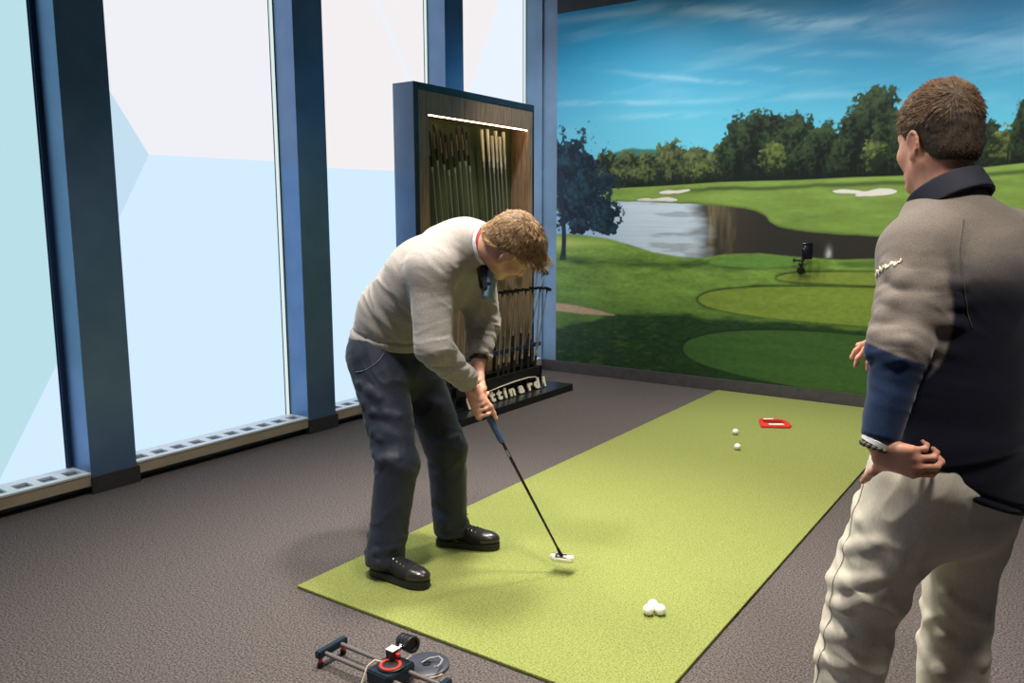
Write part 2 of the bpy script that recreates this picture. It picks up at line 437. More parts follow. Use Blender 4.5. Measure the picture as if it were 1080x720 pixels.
# columns between the panes: front face towards the room, each with a vinyl plinth
COLS = [(-2.41, -2.15), (-.86, -.61), (.69, .95), (2.238, 2.505), (3.79, 4.05), (5.37, 5.61)]
for i, (y0, y1) in enumerate(COLS):
    bm = bmesh.new(); box(bm, (X_GLASS - .05, y0, 0), (X_COL, y1, H_CEIL), .003)
    o = structure('trim_%d' % (i + 2), bm, M_column)
    bm = bmesh.new(); box(bm, (X_COL - .02, y0 - .004, 0), (X_COL + .014, y1 + .012, .098), .003)
    structure('plinth', bm, M_plinth, o)
bm = bmesh.new(); box(bm, (X_GLASS - .05, Y_MURAL - .02, 0), (X_COL, Y_MURAL + .12, H_CEIL), .003); structure('trim_8', bm, M_bluewall)

# panes of frosted film, daylight behind them; every facet of the film is a tone of its own
F_white = glow('daylit_white_film', lin(240, 240, 247), 1.0)
F_warm = glow('daylit_warm_white_film', lin(244, 240, 242), 1.0)
F_blue = glow('daylit_blue_film', lin(203, 228, 254), 1.1)
F_sky = glow('daylit_pale_blue_film', lin(224, 234, 252), 1.1)
F_cyan = glow('daylit_cyan_film', lin(186, 224, 233), 1.0)
F_teal = glow('daylit_mid_blue_film', lin(197, 224, 242), 1.0)
M_strip = glow('bare_glass_daylight', lin(222, 238, 234), 1.0)
FILMS = [F_white, F_warm, F_blue, F_sky, F_cyan, F_teal]
ZB, ZT = .112, H_CEIL
def clip_poly(poly, a, b, c, keep):
    """half plane a*y+b*z<=c (keep=1) or >= (keep=-1)"""
    out = []
    for i in range(len(poly)):
        p, q = poly[i], poly[(i + 1) % len(poly)]
        dp, dq = keep * (a * p[0] + b * p[1] - c), keep * (a * q[0] + b * q[1] - c)
        if dp <= 0: out.append(p)
        if dp * dq < 0:
            t = dp / (dp - dq); out.append((p[0] + (q[0] - p[0]) * t, p[1] + (q[1] - p[1]) * t))
    return out
def half(p, q):
    a, b = q[1] - p[1], -(q[0] - p[0]); return a, b, a * p[0] + b * p[1]
BAYS = [(-2.15, -.86), (-.61, .69), (.95, 2.238), (2.505, 3.79), (4.05, 5.37), (5.61, 6.83)]
# facets: list of (film index, list of half planes (line through two points, side kept))
FACETS = [[(2,[])],[(3,[])],[(4,[((1.862,0.15),(2.214,0.735),1)]),(2,[((1.862,0.15),(2.214,0.735),-1)])],[(0,[((2.832,1.887),(3.76,1.9),1),((2.611,2.24),(2.832,1.887),1)]),(5,[((2.611,2.24),(2.832,1.887),-1),((2.832,1.887),(2.636,1.541),-1)]),(2,[((2.832,1.887),(3.76,1.9),-1),((2.832,1.887),(2.636,1.541),1)])],[(1,[((4.233,1.879),(4.928,1.89),1),((4.773,3.162),(5.153,2.581),-1)]),(3,[((4.233,1.879),(4.928,1.89),1),((4.773,3.162),(5.153,2.581),1),((4.808,3.162),(5.188,2.581),-1)]),(1,[((4.233,1.879),(4.928,1.89),1),((4.808,3.162),(5.188,2.581),1)]),(2,[((4.233,1.879),(4.928,1.89),-1)])],[(1,[((6.413,3.501),(5.944,2.641),-1)]),(3,[((6.413,3.501),(5.944,2.641),1)])]]
for i, (y0, y1) in enumerate(BAYS):
    g0, g1 = y0, y1 - .035
    rect = [(g0, ZB), (g1, ZB), (g1, ZT), (g0, ZT)]
    root = bpy.data.objects.new('window_%d' % (i + 1), None); COL.objects.link(root); root.location = (X_GLASS, y0, ZB); root['kind'] = 'structure'
    bm = bmesh.new()
    for film, cuts in FACETS[i]:
        p = rect
        for (u, v, s) in cuts:
            p = clip_poly(p, *half(u, v), s)
        if len(p) < 3: continue
        f = bm.faces.new([bm.verts.new((X_GLASS, y, z)) for y, z in p]); f.material_index = film
        if f.normal.x < 0: f.normal_flip()
    me = bpy.data.meshes.new('pane'); bm.to_mesh(me); bm.free()
    link('pane', me, FILMS, root, True)
    bm = bmesh.new()                                   # jamb at the far side: gasket, pale bar, gasket
    box(bm, (X_GLASS - .04, y1 - .035, ZB), (X_GLASS + .004, y1 - .029, ZT)); box(bm, (X_GLASS - .04, y1 - .010, ZB), (X_GLASS + .012, y1, ZT))
    box(bm, (X_GLASS - .04, y0, ZB - .004), (X_GLASS + .006, y1 - .02, ZB + .006))
    from_bm('gasket', bm, M_gasket, root, True)
    bm = bmesh.new(); box(bm, (X_GLASS - .04, y1 - .029, ZB), (X_GLASS + .016, y1 - .010, ZT), .002)
    from_bm('clear_strip' if i > 2 else 'frame', bm, M_strip if i > 2 else M_gasket, root, True)

# low convector under every pane: white slotted top, cream apron, dark toe space
WHERE = ['at the left edge, left of all dark columns', 'between the two nearest dark columns', 'behind the bending man in grey', 'in the corner behind the putter cabinet']
for i, (y0, y1) in enumerate(BAYS[2:]):
    y1 = min(y1, Y_MURAL - .022)
    r = thing('convector_heater', (X_COL, (y0 + y1) / 2, 0), 'low cream convector heater ' + WHERE[i], 'heater', 'convector heaters under the windows')
    bm = bmesh.new(); box(bm, (X_COL - .012, y0 + .001, .046), (X_COL + .001, y1 - .001, .118), .002); from_bm('apron', bm, M_cream, r, True)
    # grille: bars left between rectangular slots
    bm = bmesh.new(); xs0, xs1 = X_COL - .125, X_COL - .040
    box(bm, (X_COL - .20, y0 + .001, .108), (xs0, y1 - .001, .121)); box(bm, (xs1, y0 + .001, .108), (X_COL + .004, y1 - .001, .121), .002)
    n = 10; pitch = (y1 - y0) / n
    for k in range(n + 1):
        a, b = max(y0 + .001, y0 + k * pitch - pitch * .19), min(y1 - .001, y0 + k * pitch + pitch * .19)
        box(bm, (xs0, a, .108), (xs1, b, .121))
    from_bm('grille', bm, M_pale, r, True)
    bm = bmesh.new(); box(bm, (X_COL - .19, y0 + .002, .001), (X_COL - .080, y1 - .002, .090)); box(bm, (X_COL - .19, y0 + .002, .090), (X_COL - .014, y1 - .002, .105)); from_bm('casing', bm, mat('grey_casing', lin(128, 142, 156), .7), r, True)

# ---------------------------------------------------------------- mural on the back wall
def build_mural():
    st = .0062
    nu, nv = int(MURAL_W / st), int(MURAL_H / st)
    u = np.linspace(0, MURAL_W, nu); v = np.linspace(MURAL_Z0, MURAL_Z0 + MURAL_H, nv)
    U, V = np.meshgrid(u, v, indexing='ij')
    c = paint_mural(U, V)
    me = bpy.data.meshes.new('wall_mural')
    co = np.stack([U, np.zeros_like(U), V - MURAL_Z0], -1).reshape(-1, 3).astype(np.float32)
    me.vertices.add(len(co)); me.vertices.foreach_set('co', co.ravel())
    I = np.arange(nu * nv).reshape(nu, nv)
    q = np.stack([I[:-1, :-1], I[1:, :-1], I[1:, 1:], I[:-1, 1:]], -1).reshape(-1, 4)
    set_quads(me, q)
    a = me.color_attributes.new('Col', 'FLOAT_COLOR', 'POINT')
    rgba = np.ones((len(co), 4), np.float32); rgba[:, :3] = c.reshape(-1, 3)
    a.data.foreach_set('color', rgba.ravel())
    o = link('wall_mural', me, mat('printed_vinyl', (1, 1, 1, 1), .46, spec=.3, vc=True))
    o.location = (MURAL_X0, Y_MURAL - .003, MURAL_Z0)
    tag(o, 'wall sized printed golf course picture with lake, trees and greens on the back wall', 'mural')

def set_quads(me, q):
    n = len(q)
    me.loops.add(n * 4); me.polygons.add(n)
    me.loops.foreach_set('vertex_index', q.ravel().astype(np.int32))
    me.polygons.foreach_set('loop_start', np.arange(0, n * 4, 4, dtype=np.int32))
    me.polygons.foreach_set('loop_total', np.full(n, 4, np.int32))
    me.update(calc_edges=True)
build_mural()

# ---------------------------------------------------------------- putting mat
bm = bmesh.new(); box(bm, (-2.542, 2.095, .0005), (-.971, 6.815, .014), .004)
o = from_bm('putting_mat', bm, M_turf); tag(o, 'long green artificial turf putting mat on the grey carpet', 'mat')

# ---------------------------------------------------------------- organic surfaces: distance fields meshed with surface nets
def V3(*a): return np.array(a, float)
def unit(v):
    v = np.asarray(v, float); return v / (np.linalg.norm(v) + 1e-12)

def rc(a, b, r1, r2, k=.02, op='u', flat=None):
    """tapered capsule; flat = (direction, factor): section stretched along direction by factor"""
    return dict(t='rc', a=V3(*a), b=V3(*b), r1=r1, r2=r2, k=k, op=op, flat=flat)
def el(c, r, k=.02, op='u', R=None):
    """ellipsoid, R = 3 rows of axes"""
    return dict(t='el', c=V3(*c), r=V3(*r), k=k, op=op, R=R)
def loft(pts, secs, side, k=.02, op='u'):
    """chain of elliptical sections: pts centres, secs (half width along side, half depth)"""
    return dict(t='loft', p=[V3(*p) for p in pts], s=secs, side=side, k=k, op=op)
def plane(p, n, k=.004, op='i'):
    """keeps the side the normal points away from"""
    return dict(t='pl', p=V3(*p), n=unit(n), k=k, op=op)

def d_prim(q, P):
    t = q['t']
    if t == 'rc':
        a, b = q['a'], q['b']; ab = b - a; L2 = ab @ ab + 1e-12
        w = P - a
        h = np.clip(w @ ab / L2, 0, 1)
        dv = w - h[:, None] * ab
        if q['flat'] is not None:
            n, f = q['flat']; n = unit(n)
            c = dv @ n
            dv = dv + (c * (1 / f - 1))[:, None] * n
        return np.sqrt((dv * dv).sum(1)) - (q['r1'] + (q['r2'] - q['r1']) * h)
    if t == 'el':
        w = P - q['c']
        if q['R'] is not None: w = w @ np.asarray(q['R']).T
        r = q['r']
        k0 = np.sqrt(((w / r) ** 2).sum(1)); k1 = np.sqrt(((w / (r * r)) ** 2).sum(1))
        return np.where(k0 < 1e-6, -r.min(), k0 * (k0 - 1) / (k1 + 1e-9))
    if t == 'loft':
        best = None
        for i in range(len(q['p']) - 1):
            a, b = q['p'][i], q['p'][i + 1]; ab = b - a; L2 = ab @ ab + 1e-12
            s = q['side'][i] if isinstance(q['side'], list) else q['side']
            ax = ab / math.sqrt(L2); s = unit(s - ax * (s @ ax)); f = np.cross(ax, s)
            w = P - a; h = np.clip(w @ ab / L2, 0, 1); dv = w - h[:, None] * ab
            (w0, d0), (w1, d1) = q['s'][i], q['s'][i + 1]
            rw = w0 + (w1 - w0) * h; rd = d0 + (d1 - d0) * h
            x, y, z = dv @ s, dv @ f, dv @ ax
            rm = np.minimum(rw, rd)
            k0 = np.sqrt((x / rw) ** 2 + (y / rd) ** 2 + (z / rm) ** 2)
            k1 = np.sqrt((x / rw ** 2) ** 2 + (y / rd ** 2) ** 2 + (z / rm ** 2) ** 2)
            d = np.where(k0 < 1e-4, -rm, k0 * (k0 - 1) / (k1 + 1e-9))
            best = d if best is None else smin(best, d, .02)
        return best
    if t == 'pl':
        return (P - q['p']) @ q['n']

def smin(a, b, k):
    if k <= 1e-6: return np.minimum(a, b)
    h = np.maximum(k - np.abs(a - b), 0) / k
    return np.minimum(a, b) - h * h * k * .25

def combine(d, e, op, k):
    if op == 'u': return smin(d, e, k)
    if op == 's': return -smin(-d, e, k)
    return -smin(-d, -e, k)

def eval_sdf(prims, P):
    d = np.full(len(P), 9.0)
    for q in prims: d = combine(d, d_prim(q, P), q['op'], q['k'])
    return d

def bounds(prims, pad):
    lo, hi = np.full(3, 9e9), np.full(3, -9e9)
    for q in prims:
        if q['op'] != 'u': continue
        if q['t'] == 'rc':
            f = q['flat'][1] if q['flat'] else 1
            r = max(q['r1'], q['r2']) * max(f, 1); pts = [q['a'], q['b']]
        elif q['t'] == 'el': r = q['r'].max(); pts = [q['c']]
        else: r = max(max(s) for s in q['s']); pts = q['p']
        for p in pts: lo = np.minimum(lo, p - r); hi = np.maximum(hi, p + r)
    return lo - pad, hi + pad

def sdf_mesh(prims, h):
    """-> vertices, quads of the zero surface, evaluated only in blocks near it"""
    B = 8
    lo, hi = bounds(prims, 2 * h + .004)
    n = np.ceil((hi - lo) / h / B).astype(int) * B + 1
    nb = (n - 1) // B
    F = np.full(n, 1.0, np.float32)
    gi = np.stack(np.meshgrid(*[np.arange(k) for k in nb], indexing='ij'), -1).reshape(-1, 3)
    cen = lo + (gi * B + B / 2) * h
    half_d = B * h * .5 * 1.733
    dc = eval_sdf(prims, cen)
    act = np.abs(dc) < half_d * 1.7 + .006
    # inside / outside fill
    sign = np.where(dc < 0, -1.0, 1.0).astype(np.float32)
    S = sign.reshape(nb)
    F[:-1, :-1, :-1] = np.repeat(np.repeat(np.repeat(S, B, 0), B, 1), B, 2)
    A = gi[act]
    dprim = [d_prim(q, cen[act]) for q in prims]
    off = np.stack(np.meshgrid(*[np.arange(B + 1)] * 3, indexing='ij'), -1).reshape(-1, 3)
    best = np.full(len(A), 9.0)
    for q, dp in zip(prims, dprim):
        if q['op'] == 'u': best = np.minimum(best, dp)
    near = []
    for q, dp in zip(prims, dprim):
        near.append(dp < np.maximum(best, 0) + 2.6 * half_d + 2 * q['k'] if q['op'] == 'u' else (dp < 2.6 * half_d + 2 * q['k'] if q['op'] == 's' else dp > -2.6 * half_d - 2 * q['k']))
    CH = 400
    for c0 in range(0, len(A), CH):
        blk = A[c0:c0 + CH]
        idx = (blk[:, None, :] * B + off[None]).reshape(-1, 3)
        P = lo + idx * h
        d = np.full(len(P), 9.0); m = len(off)
        for q, nr in zip(prims, near):
            w = nr[c0:c0 + CH]
            if not w.any(): continue
            sel = np.repeat(w, m)
            d[sel] = combine(d[sel], d_prim(q, P[sel]), q['op'], q['k'])
        F[idx[:, 0], idx[:, 1], idx[:, 2]] = d
    return surface_nets(F, lo, h)

def surface_nets(F, lo, h):
    neg = F < 0
    c = np.zeros(tuple(np.array(F.shape) - 1), np.int8)
    for dx in (0, 1):
        for dy in (0, 1):
            for dz in (0, 1):
                c += neg[dx:F.shape[0] - 1 + dx, dy:F.shape[1] - 1 + dy, dz:F.shape[2] - 1 + dz]
    I = np.argwhere((c > 0) & (c < 8))
    idx = np.full(c.shape, -1, np.int64); idx[I[:, 0], I[:, 1], I[:, 2]] = np.arange(len(I))
    acc = np.zeros((len(I), 3)); cnt = np.zeros(len(I))
    corners = [(x, y, z) for x in (0, 1) for y in (0, 1) for z in (0, 1)]
    for a in corners:
        for ax in range(3):
            if a[ax]: continue
            b = list(a); b[ax] = 1
            fa = F[I[:, 0] + a[0], I[:, 1] + a[1], I[:, 2] + a[2]]; fb = F[I[:, 0] + b[0], I[:, 1] + b[1], I[:, 2] + b[2]]
            m = (fa < 0) != (fb < 0)
            t = fa[m] / (fa[m] - fb[m])
            p = np.tile(np.array(a, float), (m.sum(), 1)); p[:, ax] += t
            acc[m] += p; cnt[m] += 1
    V = lo + (I + acc / cnt[:, None]) * h
    Q = []
    for ax in range(3):
        sl0 = [slice(None)] * 3; sl1 = [slice(None)] * 3
        sl0[ax] = slice(0, -1); sl1[ax] = slice(1, None)
        ch = neg[tuple(sl0)] != neg[tuple(sl1)]
        u, v = (ax + 1) % 3, (ax + 2) % 3
        E = np.argwhere(ch)
        E = E[(E[:, u] > 0) & (E[:, v] > 0) & (E[:, u] < c.shape[u]) & (E[:, v] < c.shape[v])]
        def cell(du, dv):
            k = E.copy(); k[:, u] -= du; k[:, v] -= dv
            return idx[k[:, 0], k[:, 1], k[:, 2]]
        q = np.stack([cell(0, 0), cell(1, 0), cell(1, 1), cell(0, 1)], 1)
        fl = neg[E[:, 0], E[:, 1], E[:, 2]]
        q[~fl] = q[~fl][:, ::-1]
        Q.append(q[(q >= 0).all(1)])
    return V, np.concatenate(Q)

def relax(V, Q, it=2, w=.5):
    for _ in range(it):
        s = np.zeros_like(V); n = np.zeros(len(V))
        for a, b in ((0, 1), (1, 2), (2, 3), (3, 0)):
            np.add.at(s, Q[:, a], V[Q[:, b]]); np.add.at(s, Q[:, b], V[Q[:, a]])
            np.add.at(n, Q[:, a], 1); np.add.at(n, Q[:, b], 1)
        V = V + w * (s / n[:, None] - V)
    return V

def normals(V, Q):
    fn = np.cross(V[Q[:, 2]] - V[Q[:, 0]], V[Q[:, 3]] - V[Q[:, 1]])
    N = np.zeros_like(V)
    for k in range(4): np.add.at(N, Q[:, k], fn)
    return N / (np.linalg.norm(N, axis=1, keepdims=True) + 1e-12)

def _h3(ix, iy, iz, seed):
    h = (ix.astype(np.int64) * 374761393 + iy.astype(np.int64) * 668265263 + iz.astype(np.int64) * 1274126177 + seed * 974711) & 0x7fffffff
    h = ((h ^ (h >> 13)) * 1103515245) & 0x7fffffff
    return ((h ^ (h >> 15)) & 0xffff) / 65535.0

def noise3(P, seed=0):
    i = np.floor(P); f = P - i; f = f * f * (3 - 2 * f)
    x, y, z = i[:, 0], i[:, 1], i[:, 2]; r = 0
    for dx in (0, 1):
        for dy in (0, 1):
            for dz in (0, 1):
                w = (f[:, 0] if dx else 1 - f[:, 0]) * (f[:, 1] if dy else 1 - f[:, 1]) * (f[:, 2] if dz else 1 - f[:, 2])
                r = r + w * _h3(x + dx, y + dy, z + dz, seed)
    return r

def folds(V, axis, fa, fp, seed, sharp=1.4, warp=.6):
    """cloth wrinkles running across axis: fa cycles per metre along it, fp across it; about -.5..+.5"""
    ax = unit(axis)
    t = V @ ax
    Pp = V - t[:, None] * ax
    X = Pp * fp + ax[None] * (t * fa)[:, None]
    X = X + warp * (noise3(V * fp * .8 + 7.3, seed + 3)[:, None] - .5) * 2
    n = noise3(X, seed) * .65 + noise3(X * 2.1 + 3.7, seed + 1) * .35
    r = 1 - np.abs(2 * n - 1)
    return np.clip(r, 0, 1) ** sharp - .5

def bell(V, c, r):
    d = np.linalg.norm(V - np.asarray(c), axis=1) / r
    return np.exp(-d * d)

def sdf_object(name, prims, h, m, parent, it=2, disp=None, colour=None):
    V, Q = sdf_mesh(prims, h)
    V = relax(V, Q, it)
    if disp is not None:
        N = normals(V, Q)
        V = V + N * disp(V, N)[:, None]
        V = relax(V, Q, 1, .35)
    me = bpy.data.meshes.new(name)
    me.vertices.add(len(V)); me.vertices.foreach_set('co', V.astype(np.float32).ravel())
    set_quads(me, Q)
    if colour is not None:
        a = me.color_attributes.new('Col', 'FLOAT_COLOR', 'POINT')
        c = np.ones((len(V), 4), np.float32); c[:, :3] = colour(V)
        a.data.foreach_set('color', c.ravel())
    me.polygons.foreach_set('use_smooth', np.ones(len(Q), bool))
    return link(name, me, m, parent, True)

class Frame:
    """local frame: forward f, left l, up u"""
    def __init__(s, o, f, u):
        s.o = V3(*o); s.f = unit(f); s.l = unit(np.cross(u, s.f)); s.u = np.cross(s.f, s.l)
    def __call__(s, f, l, u): return s.o + s.f * f + s.l * l + s.u * u
    def R(s): return np.array([s.f, s.l, s.u])

def head_prims(H, neck_to, sc=1.0, neck_r=.056):
    """skull, face, ears and neck; H is a Frame at the middle of the head"""
    p = []
    R = H.R(); S = sc
    p.append(el(H(-.014 * S, 0, .032 * S), (.098 * S, .077 * S, .086 * S), .0, R=R))
    p.append(el(H(.030 * S, 0, -.030 * S), (.066 * S, .062 * S, .088 * S), .03, R=R))
    for s in (-1, 1):
        p.append(rc(H(-.012 * S, s * .054 * S, -.052 * S), H(.070 * S, s * .014 * S, -.103 * S), .021 * S, .017 * S, .03))
        p.append(el(H(.058 * S, s * .040 * S, -.026 * S), (.030 * S, .022 * S, .022 * S), .03, R=R))
    p.append(el(H(.082 * S, 0, -.101 * S), (.018 * S, .022 * S, .017 * S), .02, R=R))
    p.append(rc(H(.080 * S, -.036 * S, .026 * S), H(.080 * S, .036 * S, .026 * S), .014 * S, .014 * S, .025))
    for s in (-1, 1):
        p.append(el(H(.096 * S, s * .031 * S, .004 * S), (.014 * S, .017 * S, .011 * S), .012, op='s', R=R))
        p.append(el(H(.080 * S, s * .031 * S, .004 * S), (.012 * S, .012 * S, .012 * S), .003, R=R))
    p.append(rc(H(.094 * S, 0, .010 * S), H(.117 * S, 0, -.034 * S), .008 * S, .0125 * S, .014))
    for s in (-1, 1): p.append(el(H(.106 * S, s * .011 * S, -.037 * S), (.010 * S, .008 * S, .008 * S), .008, R=R))
    p.append(rc(H(.094 * S, -.020 * S, -.066 * S), H(.094 * S, .020 * S, -.066 * S), .006 * S, .006 * S, .01, flat=(H.f, 1.5)))
    p.append(rc(H(.093 * S, -.017 * S, -.078 * S), H(.093 * S, .017 * S, -.078 * S), .007 * S, .007 * S, .01, flat=(H.f, 1.4)))
    for s in (-1, 1):
        ef = unit(H.f * -.25 + H.l * s); eb = unit(np.cross(H.u, ef)); E = np.array([ef, eb, H.u])
        e0 = H(-.012 * S, s * .077 * S, -.008 * S)
        p.append(el(e0, (.010 * S, .019 * S, .031 * S), .008, R=E))
        rim = []
        for a in range(-60, 200, 26):
            aa = math.radians(a)
            rim.append(e0 + ef * .009 * S + (-H.f * math.cos(aa) * .018 + H.u * (math.sin(aa) * .028 + .003)) * S)
        for a, b in zip(rim, rim[1:]): p.append(rc(a, b, .0042 * S, .0042 * S, .004))
        p.append(el(e0 + ef * .014 * S + H.f * .003 * S - H.u * .002, (.007 * S, .011 * S, .017 * S), .006, op='s', R=E))
        p.append(el(e0 + H.f * .006 * S - H.u * .031 * S + ef * .004, (.006 * S, .009 * S, .010 * S), .006, R=E))
    p.append(rc(H(-.026 * S, 0, -.05 * S), neck_to, neck_r * S, neck_r * 1.08 * S, .03))
    return p

def finger(pts, r, k=.006):
    """pts: knuckle .. tip, radii taper; a slight swelling at every joint"""
    out = []; n = len(pts) - 1
    for i in range(n):
        r1 = r * (1 - .10 * i); r2 = r * (1 - .10 * (i + 1))
        out.append(rc(pts[i], pts[i + 1], r1, r2 * .97, k))
    return out

def hand_prims(W, d, n, t, curl, thumb, sc=1.0, spread=.05):
    """open-frame hand: W wrist, d towards the fingers, n out of the palm, t towards the thumb side.
    curl: per finger 3 joint angles in degrees; thumb: (out, forward, palmward) aims of its two bones"""
    d = unit(d); n = unit(n - d * (np.asarray(n) @ d)); t = unit(t - d * (np.asarray(t) @ d) - n * (np.asarray(t) @ n))
    W = np.asarray(W, float); p = []
    base_t = [.031, .011, -.010, -.029]; base_d = [.088, .092, .087, .077]
    L = [(.043, .026, .021), (.048, .030, .023), (.044, .028, .022), (.034, .021, .019)]; R = [.0092, .0095, .009, .008]
    for i in range(4):
        kn = W + d * base_d[i] * sc + t * base_t[i] * sc - n * .002
        p.append(rc(W + d * .010 * sc + t * base_t[i] * .62 * sc, kn, .0155 * sc, .0122 * sc, .012))
        dirn = unit(d + t * spread * (1.5 - i)); pts = [kn]; a = 0
        for j in range(3):
            a += math.radians(curl[i][j])
            v = dirn * math.cos(a) + n * math.sin(a)
            pts.append(pts[-1] + v * L[i][j] * sc)
        p += finger(pts, R[i] * sc)
    p.append(el(W + d * .035 * sc + t * .026 * sc + n * .010, (.030 * sc, .016 * sc, .018 * sc), .012, R=np.array([d, n, t])))
    p.append(el(W + d * .040 * sc - t * .022 * sc + n * .008, (.034 * sc, .014 * sc, .013 * sc), .012, R=np.array([d, n, t])))
    a = W + d * .022 * sc + t * .028 * sc + n * .006
    v1 = unit(d * thumb[0][0] + t * thumb[0][1] + n * thumb[0][2]); b = a + v1 * .044 * sc
    v2 = unit(d * thumb[1][0] + t * thumb[1][1] + n * thumb[1][2]); c = b + v2 * .033 * sc; e = c + unit(v2 + n * .15) * .026 * sc
    p += [rc(a, b, .0145 * sc, .0115 * sc, .012), rc(b, c, .0112 * sc, .0100 * sc, .006), rc(c, e, .0098 * sc, .0082 * sc, .005)]
    return p

def strands(name, roots, dirs, length, m, parent, sag=(0, 0, 0), wob=.4, width=.0011, seed=1, segs=3, jl=.35):
    """hair locks: thin four-sided tapered spikes growing from roots"""
    rnd = np.random.RandomState(seed); n = len(roots)
    D = dirs / (np.linalg.norm(dirs, axis=1, keepdims=True) + 1e-9)
    Ln = length * (1 + jl * (rnd.rand(n) - .5) * 2)
    P = [roots]; d = D
    for s in range(segs):
        d = d + wob * .4 * (rnd.rand(n, 3) - .5) + np.asarray(sag) / segs
        d = d / np.linalg.norm(d, axis=1, keepdims=True)
        P.append(P[-1] + d * (Ln / segs)[:, None])
    ref = np.where(np.abs(D[:, 2:3]) < .9, np.array([[0, 0, 1.0]]), np.array([[1.0, 0, 0]]))
    A = np.cross(D, ref); A /= np.linalg.norm(A, axis=1, keepdims=True); Bv = np.cross(D, A)
    V = []; 
    for s, p in enumerate(P[:-1]):
        w = width * (1 - .75 * s / segs)
        for k in range(3):
            a = 2 * math.pi * k / 3
            V.append(p + (A * math.cos(a) + Bv * math.sin(a)) * w)
    V.append(P[-1]); V = np.stack(V, 1)           # n, 3*segs+1, 3
    m1 = V.shape[1]; faces = []
    for s in range(segs - 1):
        for k in range(3):
            faces.append((3 * s + k, 3 * s + (k + 1) % 3, 3 * s + 3 + (k + 1) % 3, 3 * s + 3 + k))
    tip = m1 - 1; b = 3 * (segs - 1)
    for k in range(3): faces.append((b + k, b + (k + 1) % 3, tip, tip))
    q = np.array(faces)
    tri = q[:, 2] == q[:, 3]
    quads, tris = q[~tri], q[tri][:, :3]
    o = np.arange(n)[:, None, None] * m1
    quads = (quads[None] + o).reshape(-1, 4); tris = (tris[None] + o).reshape(-1, 3)
    me = bpy.data.meshes.new(name)
    me.vertices.add(n * m1); me.vertices.foreach_set('co', V.astype(np.float32).ravel())
    li = np.concatenate([quads.ravel(), tris.ravel()]).astype(np.int32)
    me.loops.add(len(li)); me.loops.foreach_set('vertex_index', li)
    me.polygons.add(len(quads) + len(tris))
    st = np.concatenate([np.arange(len(quads)) * 4, len(quads) * 4 + np.arange(len(tris)) * 3]).astype(np.int32)
    tt = np.concatenate([np.full(len(quads), 4), np.full(len(tris), 3)]).astype(np.int32)
    me.polygons.foreach_set('loop_start', st); me.polygons.foreach_set('loop_total', tt)
    me.polygons.foreach_set('use_smooth', np.ones(len(st), bool))
    me.update(calc_edges=True)
    return link(name, me, m, parent, True)

# ---------------------------------------------------------------- putter display: cabinet, platform, rack, putters, sign
M_lam = mat('slate_blue_laminate', lin(128, 152, 176), .36, metal=.75, noise=(lin(118, 142, 166), 5, (.3, .7)))
M_edge = mat('dark_navy_laminate', lin(24, 32, 50), .4)
M_walnut = mat('walnut_veneer', lin(164, 136, 110), .45, noise=(lin(118, 92, 72), 9, (.36, .66), (14, 14, .6)))
M_green = mat('dark_green_backing', lin(70, 82, 46), .9, noise=(lin(36, 46, 28), 3.0, (.35, .7), (1, 3, .5)))
M_led = glow('warm_led_strip', (1.0, .74, .42, 1), 24.0)
M_blackmetal = mat('black_powder_coat', lin(22, 23, 27), .45, noise=(lin(16, 17, 20), 30, (.3, .7)))
M_platform = mat('black_laminate', lin(30, 34, 42), .3, noise=(lin(24, 27, 34), 8, (.3, .7)))
M_rail = mat('dark_blue_foam', lin(30, 48, 78), .7)
M_shaft = mat('steel_shaft', lin(196, 192, 184), .34, metal=.8)
M_gripD = mat('black_rubber_grip', lin(34, 30, 30), .7, noise=(lin(24, 21, 22), 60, (.3, .7)))
M_gripW = mat('white_rubber_grip', lin(224, 210, 190), .6)
M_dots = mat('pale_grip_print', lin(196, 176, 150), .6)
M_band = mat('silver_band', lin(210, 206, 196), .35, metal=.6)
M_head = mat('black_putter_head', lin(24, 25, 30), .35, metal=.4)

PF = thing('display_platform', (-3.91, 5.345, 0), 'low black platform the putter cabinet and rack stand on', 'platform')
bm = bmesh.new(); box(bm, (-4.205, 4.556, .001), (-3.618, 6.134, .050), .002); from_bm('skirt', bm, M_blackmetal, PF, True)
bm = bmesh.new(); box(bm, (-4.206, 4.555, .050), (-3.616, 6.136, .0585), .002); from_bm('deck', bm, M_platform, PF, True)

Y0, Y1, XB, XF, ZC0, ZC1 = 4.520, 6.078, -4.200, -4.000, .0595, 2.476
CB = thing('display_cabinet', (-4.10, 5.30, ZC0), 'tall blue and walnut cabinet with lit niche of hanging putters by the window', 'cabinet')
bm = bmesh.new()
box(bm, (XB, Y0, ZC0), (XF - .004, Y0 + .044, ZC1), .0015); box(bm, (XB, Y1 - .020, ZC0), (XF - .004, Y1, ZC1), .0015)
box(bm, (XB, Y0 + .0445, ZC1 - .05), (XF - .004, Y1 - .0205, ZC1), .0015); box(bm, (XB, Y0 + .0445, ZC0), (XB + .012, Y1 - .0205, ZC1 - .0505))
from_bm('carcass', bm, M_lam, CB, True)
bm = bmesh.new()
box(bm, (XF - .0035, Y0 + .0005, ZC0), (XF + .004, Y0 + .046, ZC1), .0015); box(bm, (XF - .0035, Y1 - .021, ZC0), (XF + .004, Y1 - .0005, ZC1), .0015); box(bm, (XF - .0035, Y0 + .0465, ZC1 - .05), (XF + .004, Y1 - .0215, ZC1), .0015)
from_bm('edge_band', bm, M_edge, CB, True)
NY0, NY1, NZ0, NZ1 = 4.678, 5.988, 1.250, 2.262
bm = bmesh.new()
